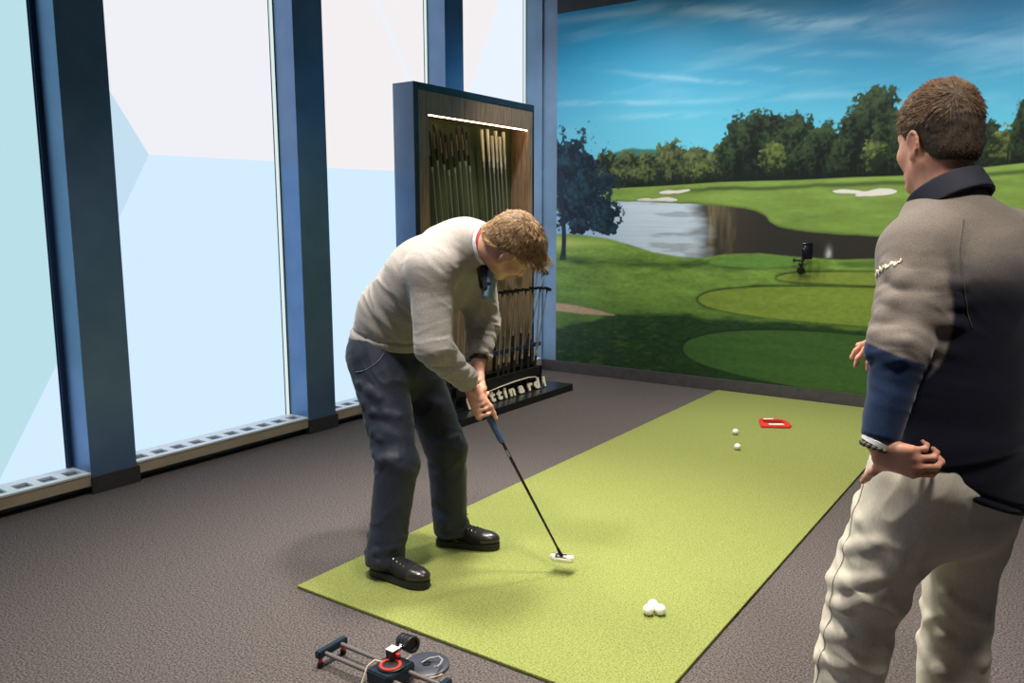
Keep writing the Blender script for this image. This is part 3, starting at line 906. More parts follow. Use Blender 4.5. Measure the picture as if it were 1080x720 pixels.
for lo, hi in (((Y0 + .047, NZ1), (Y1 - .022, ZC1 - .051)), ((Y0 + .047, ZC0 + .001), (Y1 - .022, NZ0)), ((Y0 + .047, NZ0 + .0003), (NY0, NZ1 - .0003)), ((NY1, NZ0 + .0003), (Y1 - .022, NZ1 - .0003))):
    box(bm, (XF - .018, lo[0], lo[1]), (XF, hi[0], hi[1]), .001)
from_bm('front_frame', bm, M_walnut, CB, True)
bm = bmesh.new()
box(bm, (XB + .015, NY1, NZ0), (XF - .019, NY1 + .012, NZ1)); box(bm, (XB + .015, NY0 - .012, NZ0), (XF - .019, NY0, NZ1)); box(bm, (XB + .015, NY0 - .012, NZ0 - .012), (XF - .019, NY1 + .012, NZ0)); box(bm, (XB + .015, NY0 - .012, NZ1), (XF - .019, NY1 + .012, NZ1 + .012))
from_bm('niche_lining', bm, M_walnut, CB, True)
bm = bmesh.new(); box(bm, (XB + .016, NY0 - .011, NZ0 - .011), (XB + .022, NY1 + .011, NZ1 + .011)); from_bm('niche_backing', bm, M_green, CB, True)
bm = bmesh.new(); box(bm, (XF - .016, NY0 + .001, NZ1 - .006), (XF - .008, NY1 - .001, NZ1 - .001), .001); from_bm('light_strip', bm, M_led, CB, True)

# one putter of each kind, head at the bottom, then copies
def putter_proto(grip, printed):
    r = bpy.data.objects.new('putter', None); COL.objects.link(r); r.empty_display_size = .1
    bm = bmesh.new(); tube(bm, [(0, 0, .596), (0, 0, .61), (0, 0, .72), (0, 0, .85), (0, 0, .860)], [.0085, .0105, .0125, .0145, .012], 12); g = from_bm('grip', bm, grip, r, smooth_angle=50)
    if printed:
        bm = bmesh.new()
        box(bm, (.0105, -.0028, .68), (.0150, .0028, .80), .001); from_bm('grip_print', bm, M_dots, g)
    bm = bmesh.new(); tube(bm, [(0, 0, .03), (0, 0, .60)], [.0048, .0066], 10); from_bm('shaft', bm, M_shaft, r, smooth_angle=50)
    bm = bmesh.new(); tube(bm, [(0, 0, .552), (0, 0, .592)], [.0078, .0080], 10); from_bm('shaft_band', bm, M_band, r, smooth_angle=50)
    bm = bmesh.new(); prism(bm, chaikin([(-.012, -.050), (.012, -.056), (.013, .056), (-.012, .050), (-.030, .022), (-.030, -.022)], 1), .0, .022, .003)
    tube(bm, [(0, -.0, .018), (0, 0, .045)], [.0075, .006], 10); from_bm('head', bm, M_head, r, smooth_angle=45)
    return r
PROTO = {'d': putter_proto(M_gripD, True), 'w': putter_proto(M_gripW, False), 'r': putter_proto(M_gripD, False)}
USED = set()
def copy_thing(o):
    c = o.copy(); COL.objects.link(c)
    for ch in list(o.children):
        k = ch.copy(); COL.objects.link(k); k.parent = c
        for g in list(ch.children):
            d = g.copy(); COL.objects.link(d); d.parent = k
    return c
def place_putter(kind, low, high, label, group, flip=False, turn=0.0):
    """stand a putter between two points: low end and direction of the high end"""
    o = PROTO[kind] if kind not in USED else copy_thing(PROTO[kind]); USED.add(kind)
    d = (Vector(high) - Vector(low)).normalized()
    y = Vector((0, 1, 0))
    if flip:                                            # head up: the club's own z points down
        z = -d; o_loc = Vector(low) + d * .860
    else: z = d; o_loc = Vector(low)
    x = y.cross(z).normalized(); y = z.cross(x)
    if x.x < 0 and not flip: x, y = -x, -y
    if turn: x, y = x * math.cos(turn) + y * math.sin(turn), y * math.cos(turn) - x * math.sin(turn)
    o.rotation_euler = axes((0, 0, 0), x, y, z).to_euler(); o.location = o_loc
    return tag(o, label, 'putter', group)
ORD = ['leftmost', 'second from left', 'third from left', 'fourth from left', 'fifth from left', 'sixth from left', 'seventh from left', 'rightmost']
dark = [(-4.1, 4.8, 2.16), (-4.1, 4.862, 2.214), (-4.1, 4.939, 2.186), (-4.1, 4.998, 2.148), (-4.1, 5.073, 2.169), (-4.1, 5.136, 2.217), (-4.1, 5.208, 2.227), (-4.1, 5.262, 2.192)]
white = [(-4.1, 5.454, 2.227), (-4.1, 5.531, 2.237), (-4.1, 5.594, 2.189), (-4.1, 5.645, 2.232), (-4.1, 5.702, 2.19), (-4.1, 5.758, 2.233)]
for k, (x, y, z) in enumerate(dark):
    top = Vector((x, max(y, NY0 + .03), z)); d = Vector((0, .095, -.85)).normalized()
    place_putter('d', top + d * .86, top, 'putter with black printed grip in the cabinet niche, %s of its eight' % ORD[k], 'black gripped putters in the niche', turn=-math.pi / 2)
for k, (x, y, z) in enumerate(white):
    top = Vector((x, y, z)); d = Vector((0, .085, -.85)).normalized()
    place_putter('w', top + d * .86, top, 'putter with white grip in the cabinet niche, %s of its six' % (ORD[k] if k < 5 else 'rightmost'), 'white gripped putters in the niche', turn=-math.pi / 2)

# rack of upside-down putters in front of the cabinet
RK_ = thing('putter_rack', (-3.86, 5.28, .0595), 'black floor rack holding upside-down putters in front of the cabinet', 'rack')
bm = bmesh.new(); box(bm, (-3.955, 4.66, .0595), (-3.775, 5.87, .072), .002); box(bm, (-3.885, 4.66, .072), (-3.873, 5.87, .255), .001); from_bm('tray', bm, M_blackmetal, RK_, True)
bm = bmesh.new(); box(bm, (-3.797, 4.66, .172), (-3.775, 5.87, .250), .003); from_bm('front_rail', bm, M_blackmetal, RK_, True)
bm = bmesh.new(); box(bm, (-3.955, 4.66, .255), (-3.868, 5.87, .264), .002); from_bm('shelf', bm, M_blackmetal, RK_, True)
bm = bmesh.new(); box(bm, (-3.878, 4.62, .402), (-3.858, 5.985, .440), .006); from_bm('padded_rail', bm, M_rail, RK_, True)
for y in (4.66, 5.845):
    bm = bmesh.new(); box(bm, (-3.955, y, .072), (-3.775, y + .022, .25), .002); box(bm, (-3.90, y, .265), (-3.879, y + .022, .47), .002); from_bm('post', bm, M_blackmetal, RK_, True)
front = [(-3.815, 5.337, 0.861), (-3.842, 5.446, 0.882), (-3.815, 5.482, 0.861), (-3.842, 5.604, 0.886), (-3.815, 5.677, 0.894), (-3.842, 5.82, 0.861), (-3.815, 5.9, 0.906), (-3.842, 6.062, 0.906)]
back = [(-3.902, 5.384, 0.969), (-3.932, 5.566, 1.039), (-3.902, 5.652, 1.063), (-3.932, 5.815, 1.07), (-3.902, 6.0, 1.074), (-3.932, 6.155, 1.044)]
hid = [(-3.815, 4.632, 0.876), (-3.842, 4.743, 0.872), (-3.815, 4.788, 0.877), (-3.842, 4.904, 0.873)]
def rack_putter(p, z0, label, group, lean):
    hi = Vector(p); d = Vector((0, lean, 1)).normalized()
    t = (hi.z - z0) / d.z
    low = hi - d * t
    if low.y > 5.80: d = (hi - Vector((low.x, 5.80 - .01 * (low.y - 5.80), z0))).normalized(); low = Vector((low.x, 5.80 - .01 * (low.y - 5.80), z0))
    place_putter('r', hi - d * .86 if (hi - d * .86).z > z0 else low, hi, label, group, True)
RORD = ['sixth', 'fifth', 'fourth', 'third', 'second']
for k, p in enumerate(hid): rack_putter(p, .074, 'upside-down putter in the front row of the rack, %s from the left end' % ['first', 'second', 'third', 'fourth'][k], 'front row of racked putters', .105)
for k, p in enumerate(front):
    n = len(front) - k
    rack_putter(p, .074, 'upside-down putter in the front row of the rack, %s from the right end' % ['first', 'second', 'third', 'fourth', 'fifth', 'sixth', 'seventh', 'eighth'][n - 1], 'front row of racked putters', .105)
for k, p in enumerate(back):
    n = len(back) - k
    rack_putter(p, .266, 'upside-down putter in the taller back row of the rack, %s from the right end' % ['first', 'second', 'third', 'fourth', 'fifth', 'sixth'][n - 1], 'back row of racked putters', .07)

# white script sign standing on the front of the platform
SG = thing('sign_lettering', (-3.70, 5.34, .0595), 'white script lettering standing on the front of the black platform', 'sign')
M_letter = mat('white_acrylic', lin(238, 228, 206), .4)
def glyph(ch, size):
    c = bpy.data.curves.new('g', 'FONT'); c.body = ch; c.size = size; c.extrude = .006; c.shear = .14; c.offset = .0045; c.bevel_depth = .001; c.resolution_u = 5
    o = bpy.data.objects.new('g', c); COL.objects.link(o)
    me = bpy.data.meshes.new_from_object(o.evaluated_get(bpy.context.evaluated_depsgraph_get()))
    bpy.data.objects.remove(o); bpy.data.curves.remove(c)
    return me
y = 4.80
ltilt = Matrix.Rotation(math.radians(-22), 4, 'Y')
adv = {'B': .128, 'e': .104, 't': .072, 'i': .056, 'n': .106, 'a': .104, 'r': .078, 'd': .108}
scale_y = (5.945 - 4.80) / sum(adv[c] for c in 'Bettinardi')
for ch in 'Bettinardi':
    me = glyph(ch, .120)
    # glyph x -> +y, glyph y -> up, extrusion towards the room; leaning back a little
    m4 = Matrix.Translation((-3.755, y, .0605)) @ ltilt @ axes((0, 0, .003), Vector((0, 1.32, 0)), Vector((0, 0, 1)), Vector((1, 0, 0)))
    me.transform(m4); me.name = 'letter'
    zmin = min(v.co.z for v in me.vertices); me.transform(Matrix.Translation((0, 0, .0605 - zmin)))
    link('letter', me, M_letter, SG, True)
    y += adv[ch] * scale_y
bm = bmesh.new(); tube(bm, [(-3.766, 4.98, .148), (-3.767, 5.22, .166), (-3.767, 5.45, .177), (-3.767, 5.65, .178), (-3.766, 5.77, .164)], [.003, .005, .006, .005, .004], 8)
from_bm('swash', bm, M_letter, SG, True, 60)

# ---------------------------------------------------------------- people: materials
M_skin = mat('skin_tanned', lin(212, 164, 142), .5, spec=.4, sss=.25, noise=(lin(194, 138, 116), 26, (.35, .75)), bump=(420, .12, .001))
M_skin2 = mat('skin_fair', lin(222, 168, 144), .5, spec=.4, sss=.25, noise=(lin(206, 140, 116), 24, (.35, .75)), bump=(420, .12, .001))
M_knit = mat('heather_grey_knit', lin(178, 172, 168), .9, spec=.2, sheen=.25, noise=(lin(132, 127, 124), 420, (.36, .68)), bump=(520, .35, .0015))
M_navy = mat('navy_twill', lin(38, 44, 62), .62, spec=.4, sheen=.1, noise=(lin(29, 34, 50), 260, (.35, .7), (1, 1, .3)), bump=(700, .2, .0008))
M_black = mat('black_suede', lin(15, 14, 17), .8, noise=(lin(10, 9, 12), 60, (.35, .7)), bump=(300, .25, .001))
M_gloss = mat('black_polished_leather', lin(46, 43, 43), .28, spec=.6, coat=.1, bump=(60, .05, .001))
M_sole = mat('black_rubber', lin(24, 26, 32), .5, noise=(lin(16, 18, 24), 40, (.3, .7)))
M_chrome = mat('bright_steel', lin(200, 202, 206), .25, metal=1.0)
M_lace = mat('black_cord', lin(20, 20, 24), .8)
M_whitecloth = mat('white_shirt_cotton', lin(224, 222, 232), .8, bump=(600, .2, .0008))
M_redtrim = mat('red_trim', lin(168, 60, 70), .8)
M_shirtblue = mat('pale_blue_shirt_cotton', lin(116, 144, 172), .8, bump=(600, .2, .0008))
M_hairA = mat('light_brown_hair', lin(208, 174, 134), .5, spec=.35, noise=(lin(140, 108, 76), 45, (.35, .7)))
M_hairA2 = mat('light_brown_hair_shaded_base', lin(112, 86, 60), .7, noise=(lin(70, 52, 38), 80, (.35, .7)))  # darker than the locks: the shade beneath them is put into the colour
M_button = mat('navy_button', lin(26, 38, 70), .4)

def shoe(parent, heel, fwd, label, detail=True):
    """lace-up shoe with rubber cup sole and polished toe cap; heel = middle of the heel's back edge on the floor"""
    F = Frame(heel, fwd, V3(0, 0, 1))
    up = [el(F(.060, 0, .060), (.058, .038, .056), .0, R=F.R()),
          rc(F(.055, 0, .085), F(.075, 0, .120), .040, .044, .03),
          rc(F(.100, .002, .080), F(.190, .004, .050), .040, .036, .03, flat=(F.l, 1.12)),
          el(F(.215, .004, .044), (.085, .048, .036), .03, R=F.R()),
          plane(F(0, 0, .026), -F.u, .004), plane(F(.05, 0, .112), F.u, .006)]
    def d(V, N): return .0012 * folds(V, F.f, 60, 22, 5) * bell(V, F(.16, 0, .07), .06)
    s = sdf_object('shoe', up, .0035, M_black, parent, 2, d)
    s['label'] = label
    outline = [(.004, -.020), (.0, 0), (.004, .020), (.020, .036), (.07, .040), (.13, .042), (.19, .053), (.235, .054), (.275, .044), (.298, .022), (.304, .0), (.299, -.02), (.28, -.038), (.24, -.049), (.19, -.048), (.13, -.040), (.07, -.039), (.020, -.035)]
    pts = chaikin(outline, 1)
    M4 = axes(F.o, F.f, F.l, F.u)
    bm = bmesh.new(); prism(bm, pts, .0, .032, .004, M4); from_bm('sole', bm, M_sole, s, True, 50)
    tc = [el(F(.216, .004, .045), (.0865, .0495, .0375), .0, R=F.R()), plane(F(.226, 0, 0), -F.f + F.u * -.25, .002), plane(F(0, 0, .027), -F.u, .003)]
    sdf_object('toe_cap', tc, .003, M_gloss, s, 1)
    bm = bmesh.new()
    def top(f, l):                                     # finds the upper's surface above (f, l)
        P = np.array([F(f, l, z) for z in np.linspace(.16, .03, 66)]); dd = eval_sdf(up[:4], P)
        k = int(np.argmax(dd < 0)); return P[k]
    rows = [.122, .140, .158, .176, .194]
    L, R = [], []
    for k, f in enumerate(rows):
        w = .024 + .001 * k
        L.append(top(f, w + .003)); R.append(top(f, -w + .003))
        for p in (L[-1], R[-1]):
            be = bmesh.new(); lathe(be, [(.0, .0022), (.0030, .0022), (.0044, .001), (.0044, -.002)], 10, along(Vector(p) + Vector(F.u) * .001, F.u + F.l * (.5 if p is L[-1] else -.5)))
            if detail: from_bm('eyelet', be, M_chrome, s, True, 60)
            else: be.free()
    for k in range(5):
        c = top(rows[k], .003) + F.u * .004
        tube(bm, [L[k] + F.u * .002, c, R[k] + F.u * .002], .0024, 6)
        if k < 4:
            c2 = top((rows[k] + rows[k + 1]) / 2, .003) + F.u * .005
            tube(bm, [L[k] + F.u * .002, c2, R[k + 1] + F.u * .002], .0022, 6)
    t0 = top(.112, .003) + F.u * .008
    for s_ in (-1, 1):
        tube(bm, [t0, t0 + F.l * s_ * .022 + F.u * .008 + F.f * .01, t0 + F.l * s_ * .034 + F.f * .012 - F.u * .004, t0 + F.l * s_ * .018 + F.f * .012, t0], .002, 6)
        tube(bm, [t0, t0 + F.l * s_ * .020 + F.f * .02, t0 + F.l * s_ * .034 + F.f * .035 - F.u * .012], .0018, 6)
    o = from_bm('laces', bm, M_lace, s, True, 60)
    return s

def grip_hand(T, a, s0, palm, front, wrist, thumb_s, sc=1.0):
    """fingers wrapped round a shaft: T its top end, a its downward direction, s0 where the little finger sits"""
    a = unit(a); e1 = unit(palm - a * (palm @ a)); e2 = np.cross(a, e1)
    if e2 @ front < 0: e2 = -e2
    def at(s, phi, r):
        q = math.radians(phi); return T + a * s + (e1 * math.cos(q) + e2 * math.sin(q)) * r
    p = []
    S = [s0 + .078, s0 + .054, s0 + .031, s0 + .010]; R = [.0095, .0098, .0092, .0082]
    kn = []
    for j in range(4):
        k = at(S[j] - .004, -28, .041 - .002 * j)
        kn.append(k)
        pts = [k, at(S[j], 42, .040), at(S[j] + .002, 92, .027), at(S[j] + .003, 150, .0235), at(S[j] + .003, 195, .023)]
        p += finger(pts, R[j] * sc)
    for j in range(4):
        w = wrist + a * (.006 * (1.5 - j)) * 1.5
        p.append(rc(w, kn[j], .018, .0125, .014))
        p.append(rc(wrist * .4 + kn[j] * .6 + (e2 * .006), kn[j] + e2 * .004, .014, .010, .012))
    tb = wrist * .55 + at(s0 + .03, 15, .028) * .45 + e2 * .012
    t1 = at(thumb_s - .045, 80, .034); t2 = at(thumb_s - .012, 98, .027); t3 = at(thumb_s + .016, 104, .0245)
    p += [rc(wrist + e2 * .004, tb, .019, .017, .015), rc(tb, t1, .0165, .0125, .014), rc(t1, t2, .0120, .0105, .006), rc(t2, t3, .0105, .0085, .005)]
    return p

def on_surface(prims, p, n):
    p = np.asarray(p, float); n = unit(n)
    P = np.array([p + n * t for t in np.linspace(.24, -.2, 440)]); d = eval_sdf(prims, P); return P[int(np.argmax(d < 0))] if (d < 0).any() and d[0] > 0 else None
def fold_line(prims, pts, n, r):
    S = [on_surface(prims, p, n) for p in pts]; S = [q - unit(n) * r * .35 for q in S if q is not None]; k = len(S)
    if k < 2: return []
    fine = []
    for i in range(k - 1):
        for t in (0, .5): fine.append(S[i] * (1 - t) + S[i + 1] * t)
    fine.append(S[-1]); m = len(fine)
    rad = [r * (.35 + .65 * math.sin(math.pi * (i + .5) / m)) for i in range(m)]
    return [rc(fine[i], fine[i + 1], rad[i], rad[i + 1], .024) for i in range(m - 1)]
from mathutils.bvhtree import BVHTree
def on_mesh(o, pts, n, lift=.001):
    """drop points onto a finished mesh along direction n"""
    T = BVHTree.FromPolygons([tuple(v.co) for v in o.data.vertices], [tuple(p.vertices) for p in o.data.polygons])
    org = origin_of(o); n = Vector(unit(n)); out = []
    for p in pts:
        h = T.ray_cast(Vector(p) - org + n * .4, -n)
        if h[0] is not None: out.append(h[0] + org + n * lift)
    return out

# ---------------------------------------------------------------- the golfer bending over his putter
G = thing('person', (-2.30, 2.59, 0), 'man in grey sweater and navy trousers bending over his putter on the mat', 'person')
PUT_HEAD = V3(*(-1.709, 2.819, 0.086))
PUT_AXIS = unit(V3(*(-1.996, 2.655, 0.733)) - PUT_HEAD)                  # from the head up the shaft
PUT_TOP = PUT_HEAD + PUT_AXIS * .86
Y = V3(0, 1, 0); X = V3(1, 0, 0); Z = V3(0, 0, 1)
HG = Frame((-1.816, 2.6, 1.397), (.20, .65, -.73), (.81, .24, .41))
g_neck = V3(-1.995, 2.59, 1.415)
RS, RE, RW = V3(-2.075, 2.420, 1.310), V3(-2.050, 2.405, 1.010), V3(-2.032, 2.600, .838)
LS, LE, LW = V3(-2.105, 2.765, 1.315), V3(-2.115, 2.815, 1.055), V3(-2.062, 2.700, .862)
RH, RK, RA = V3(-2.43, 2.500, .900), V3(-2.280, 2.430, .500), V3(-2.312, 2.362, .085)
LH, LK, LA = V3(-2.42, 2.680, .900), V3(-2.275, 2.745, .490), V3(-2.277, 2.782, .085)
TOR = [V3(-2.43, 2.59, .87), V3(-2.475, 2.59, .950), V3(-2.395, 2.59, 1.105), V3(-2.210, 2.59, 1.285), V3(-2.085, 2.59, 1.375), V3(-2.01, 2.59, 1.415)]

b = [loft(TOR, [(.155, .105), (.160, .125), (.155, .120), (.170, .118), (.150, .095), (.075, .06)], Y, .0)]
b += [rc(RS, RE, .052, .042, .04), rc(RE, RW, .043, .029, .02), rc(LS, LE, .052, .042, .04), rc(LE, LW, .043, .029, .02)]
b += [rc(RH, RK, .085, .058, .05), rc(RK, RA, .056, .040, .03), rc(LH, LK, .085, .058, .05), rc(LK, LA, .056, .040, .03)]
b += [rc(RA - Z * .02, RA + V3(.11, .0, -.025), .026, .018, .03), rc(LA - Z * .02, LA + V3(.10, .04, -.025), .026, .018, .03)]
b += grip_hand(PUT_TOP, -PUT_AXIS, .018, Y, X, LW, .115)
b += grip_hand(PUT_TOP, -PUT_AXIS, .088, -Y, X, RW, .190)
b += head_prims(HG, g_neck, 1.05, .058)
sdf_object('body', b, .0036, M_skin, G, 2)

# sweater
TS = [TOR[1] + V3(.005, 0, -.005), TOR[2] + V3(.0, 0, -.005), TOR[3] + V3(.0, 0, -.012), TOR[4] + V3(-.005, 0, -.005), TOR[5]]
sw = [loft(TS, [(.184, .156), (.190, .168), (.204, .168), (.180, .122), (.088, .072)], Y, .0), plane((-2.49, 2.59, .985), (-.20, 0, -.98), .012),
      rc(RS + V3(-.01, .02, 0), RE, .092, .072, .05), rc(RE, RW + (RE - RW) * .0, .072, .046, .02), rc(RS, V3(-2.06, 2.55, 1.385), .075, .08, .06),
      rc(LS + V3(-.01, -.02, 0), LE, .092, .072, .05), rc(LE, LW + (LE - LW) * .34, .072, .052, .02), rc(LS, V3(-2.06, 2.63, 1.385), .075, .08, .06)]
def cut_at(p, q, t): return plane(q + (p - q) * t, unit(q - p), .006)
# cuffs: cut each sleeve with a plane that only matters near that wrist (local subtraction of a ball beyond the cuff)
def cuff_cut(e, w, t, r=.075):
    ax = unit(w - e); c = w + (e - w) * t
    return rc(c + ax * (r + .0), c + ax * (r + .08), r, r, .004, op='s', flat=None)
def disc_cut(c, ax, rad, ln):
    """flat ended cutter: a short fat cylinder beyond c"""
    return dict(t='cyl', a=V3(*c), n=unit(ax), r=rad, l=ln, k=.004, op='s')
_d0 = d_prim
def d_prim(q, P):
    if q['t'] == 'cyl':
        w = P - q['a']; h = w @ q['n']; r = np.linalg.norm(w - h[:, None] * q['n'], axis=1)
        dx = r - q['r']; dy = np.abs(h - q['l'] / 2) - q['l'] / 2
        return np.minimum(np.maximum(dx, dy), 0) + np.sqrt(np.maximum(dx, 0) ** 2 + np.maximum(dy, 0) ** 2)
    return _d0(q, P)
sw.append(disc_cut(RW + (RE - RW) * -.02, RW - RE, .058, .075)); sw.append(disc_cut(LW + (LE - LW) * .30, LW - LE, .060, .066))
nk = unit(HG.o - g_neck)
cn = unit(V3(.96, -.16, .10)); cp = V3(*(-1.923, 2.53, 1.412))
gc = g_neck + V3(0, -.008, -.004)
sw.append(rc(TOR[5] - nk * .02, gc + nk * .05, .088, .084, .05))
sw.append(disc_cut(g_neck + cn * ((cp - g_neck) @ cn), cn, .125, .14))
def sw_disp(V, N):
    d = .0075 * folds(V, RE - RS, 26, 7, 11) * (bell(V, RE, .12) + .6 * bell(V, RS + V3(.02, .06, -.06), .11))
    d += .0095 * folds(V, RW - RE, 30, 9, 13) * bell(V, RE * .4 + RW * .6, .12)
    d += .0110 * folds(V, LW - LE, 30, 9, 15) * (bell(V, LE, .13) + bell(V, LW, .12))
    d += .0150 * folds(V, V3(.6, .25, .75), 17, 4.5, 17, 1.2) * (bell(V, (-2.36, 2.45, 1.09), .17) + .8 * bell(V, (-2.28, 2.43, 1.20), .13))
    d += .010 * folds(V, V3(.1, .6, 1), 20, 5, 19) * bell(V, (-2.03, 2.47, 1.30), .13)
    hem = -((V - V3(-2.49, 2.59, .985)) @ unit(V3(-.20, 0, -.98)))
    d += .004 * smooth(.045, .03, hem) * (hem > -.02) - .005 * np.exp(-((hem - .045) / .008) ** 2)
    return d
sdf_object('sweater', sw, .0045, M_knit, G, 2, sw_disp)

# trousers
tr = [loft([TOR[0] - Z * .02, TOR[1], TOR[2] - V3(.02, 0, .03)], [(.165, .125), (.178, .148), (.170, .138)], Y, .0),
      rc(RH + V3(-.015, -.005, 0), RK, .118, .086, .06), rc(RK, RA - Z * .06, .086, .073, .03), rc(LH + V3(-.015, .005, 0), LK, .118, .086, .05), rc(LK, LA - Z * .06, .086, .074, .03),
      plane((-2.3, 2.59, .075), (0, 0, -1), .004)]
tr_base = list(tr)
for pts, n_, r in (([(-2.36, 2.4, .56), (-2.29, 2.4, .525), (-2.22, 2.4, .54)], (0, -1, 0), .010), ([(-2.42, 2.45, .83), (-2.33, 2.45, .775), (-2.24, 2.45, .765)], (0, -1, 0), .011),
                   ([(-2.44, 2.45, .78), (-2.35, 2.45, .715), (-2.26, 2.45, .70)], (0, -1, 0), .010), ([(-2.38, 2.4, .66), (-2.30, 2.4, .61), (-2.22, 2.4, .62)], (0, -1, 0), .008),
                   ([(-2.36, 2.37, .19), (-2.29, 2.37, .145), (-2.23, 2.37, .16)], (0, -1, 0), .010), ([(-2.36, 2.37, .12), (-2.29, 2.37, .095), (-2.22, 2.37, .105)], (0, -1, 0), .009),
                   ([(-2.34, 2.7, .56), (-2.26, 2.7, .53), (-2.19, 2.7, .55)], (.3, -1, 0), .010), ([(-2.33, 2.75, .18), (-2.26, 2.75, .14), (-2.19, 2.75, .15)], (.3, -1, 0), .009)):
    tr += fold_line(tr_base, pts, n_, r)
def tr_disp(V, N):
    low = smooth(.36, .06, V[:, 2])
    d = .016 * folds(V, V3(.35, 0, 1), 15, 5, 23, 1.3) * low
    d += .014 * folds(V, V3(.5, .2, 1), 14, 4, 25, 1.2) * (bell(V, RK, .16) + bell(V, LK, .16))
    d += .017 * folds(V, V3(.7, 0, .7), 14, 4.2, 27, 1.2) * (bell(V, (-2.33, 2.43, .82), .17) + bell(V, (-2.33, 2.72, .82), .17))
    d += .006 * folds(V, Z + .4 * X, 7, 11, 29)
    # side seam
    return d
TRO = sdf_object('trousers', tr, .0045, M_navy, G, 2, tr_disp)
# slanted pocket edge on the near hip
bm = bmesh.new()
pp = on_mesh(TRO, [(-2.345, 2.45, .955), (-2.352, 2.45, .93), (-2.37, 2.45, .908), (-2.395, 2.45, .89), (-2.42, 2.45, .880), (-2.455, 2.45, .872)], V3(.1, -1, 0))
tube(bm, pp, .0028, 6); from_bm('pocket_seam', bm, mat('navy_piping', lin(92, 98, 112), .7), G, True, 60)

shoe(G, V3(-2.375, 2.358, .0145), unit(V3(.30, .018, 0)), 'black lace-up shoe nearest the camera')
shoe(G, V3(-2.350, 2.752, .0145), unit(V3(.29, .125, 0)), 'black lace-up shoe further from the camera')

# shirt collar standing out of the sweater, with a red edge
cc = g_neck + nk * .008
col_ = [rc(gc - nk * .03, gc + nk * .06, .085, .083, .0), rc(gc - nk * .08, gc + nk * .10, .077, .075, .002, op='s'), plane(cp + cn * .010, cn, .003), plane(g_neck - nk * .03, -nk, .003)]
sdf_object('shirt_collar', col_, .003, M_whitecloth, G, 1)
rt_ = [rc(gc - nk * .03, gc + nk * .06, .0775, .0755, .0), rc(gc - nk * .08, gc + nk * .10, .0710, .0690, .002, op='s'), plane(cp + cn * .015, cn, .002), plane(cp, -cn, .002)]
sdf_object('collar_trim', rt_, .002, M_redtrim, G, 1)
sb = [rc((-1.926, 2.575, 1.307), (-1.912, 2.575, 1.237), .020, .016, .0), rc((-1.945, 2.6, 1.305), (-1.948, 2.61, 1.244), .030, .026, .02)]
sdf_object('shirt_front', sb, .0035, M_navy, G, 1)['label'] = 'dark shirt front under the chin'
sb = [rc((-1.893, 2.575, 1.297), (-1.913, 2.575, 1.207), .018, .014, .0, flat=((.3, 1, 0), .8)), rc((-1.919, 2.61, 1.294), (-1.939, 2.61, 1.203), .030, .024, .02)]
sdf_object('shirt_placket', sb, .0035, M_shirtblue, G, 1)['label'] = 'pale blue buttoned shirt placket'
bm = bmesh.new(); lathe(bm, [(0, .004), (.006, .004), (.0085, .002), (.0085, -.001), (0, -.001)], 18, along((-1.891, 2.556, 1.254), (.7, -1, -.1))); from_bm('button', bm, M_button, G, True, 40)
# watch strap under the left cuff
bm = bmesh.new(); ax = unit(LW - LE); c = LW + (LE - LW) * .27
lathe(bm, [(.040, -.009), (.043, -.006), (.043, .006), (.040, .009), (.034, .009), (.034, -.009), (.040, -.009)], 32, along(c, ax)); from_bm('watch_strap', bm, M_sole, G, True, 40)

# hair
def hair_cap(H, name, m, parent, grow, cuts, sc=1.0, seed=3, amp=.010, top=None):
    R = H.R()
    pr = [el(H(-.014 * sc, 0, .034 * sc), (.098 * sc + grow, .077 * sc + grow, .086 * sc + grow), .0, R=R), el(H(-.055 * sc, 0, -.030 * sc), (.050 * sc + grow, .058 * sc + grow * .7, .050 * sc), .03, R=R)] + cuts
    if top: pr.insert(1, el(H(-.010, 0, .070), top, .03, R=R))
    def dd(V, N): return amp * (folds(V, H.f, 20, 34, seed, 1.0, 1.0)) * smooth(-.04, .05, (V - H.o) @ H.u)
    return sdf_object(name, pr, .0035, m, parent, 2, dd)
fc = unit(HG.f * .80 - HG.u * .60)                        # hairline plane: from forehead to behind the ears
hair = hair_cap(HG, 'hair', M_hairA2, G, .016, [plane(HG(.070, 0, .040), unit(HG.f * 1.0 - HG.u * .40), .012), plane(HG(-.006, 0, .020), unit(HG.f * .55 - HG.u * .80), .012), plane(HG(-.05, 0, -.078), unit(-HG.u - HG.f * .2), .035)], 1.05, 3, .004)
def sample_hair(o, H, n, seed, cond, base):
    me = o.data; rs = np.random.RandomState(seed)
    co = np.empty(len(me.vertices) * 3, np.float32); me.vertices.foreach_get('co', co); co = co.reshape(-1, 3) + np.array(origin_of(o), np.float32)
    no = np.empty(len(me.vertices) * 3, np.float32); me.vertex_normals.foreach_get('vector', no); no = no.reshape(-1, 3)
    L = np.stack([(co - H.o) @ H.f, (co - H.o) @ H.l, (co - H.o) @ H.u], 1)
    ok = np.where(cond(L))[0]
    k = rs.choice(ok, n)
    return co[k] + no[k] * base + (rs.rand(n, 3) - .5) * .003, no[k], L[k]
P_, N_, L_ = sample_hair(hair, HG, 11000, 5, lambda L: (L[:, 2] > -.055) & ~((np.abs(L[:, 0] + .012) < .042) & (L[:, 2] < .044)), -.004)
def comb(P, N, W, seed, messy):
    """hair lying away from the whorl W, in loose locks"""
    d = P - W; d = d - (d * N).sum(1)[:, None] * N; d /= np.linalg.norm(d, axis=1, keepdims=True) + 1e-6
    s = np.cross(N, d)
    return d + s * (noise3(P * 38, seed)[:, None] - .5) * messy + N * (noise3(P * 60, seed + 5)[:, None] - .3) * messy * .5
D_ = comb(P_, N_, HG(-.050, .012, .115), 9, .55) + N_ * .16
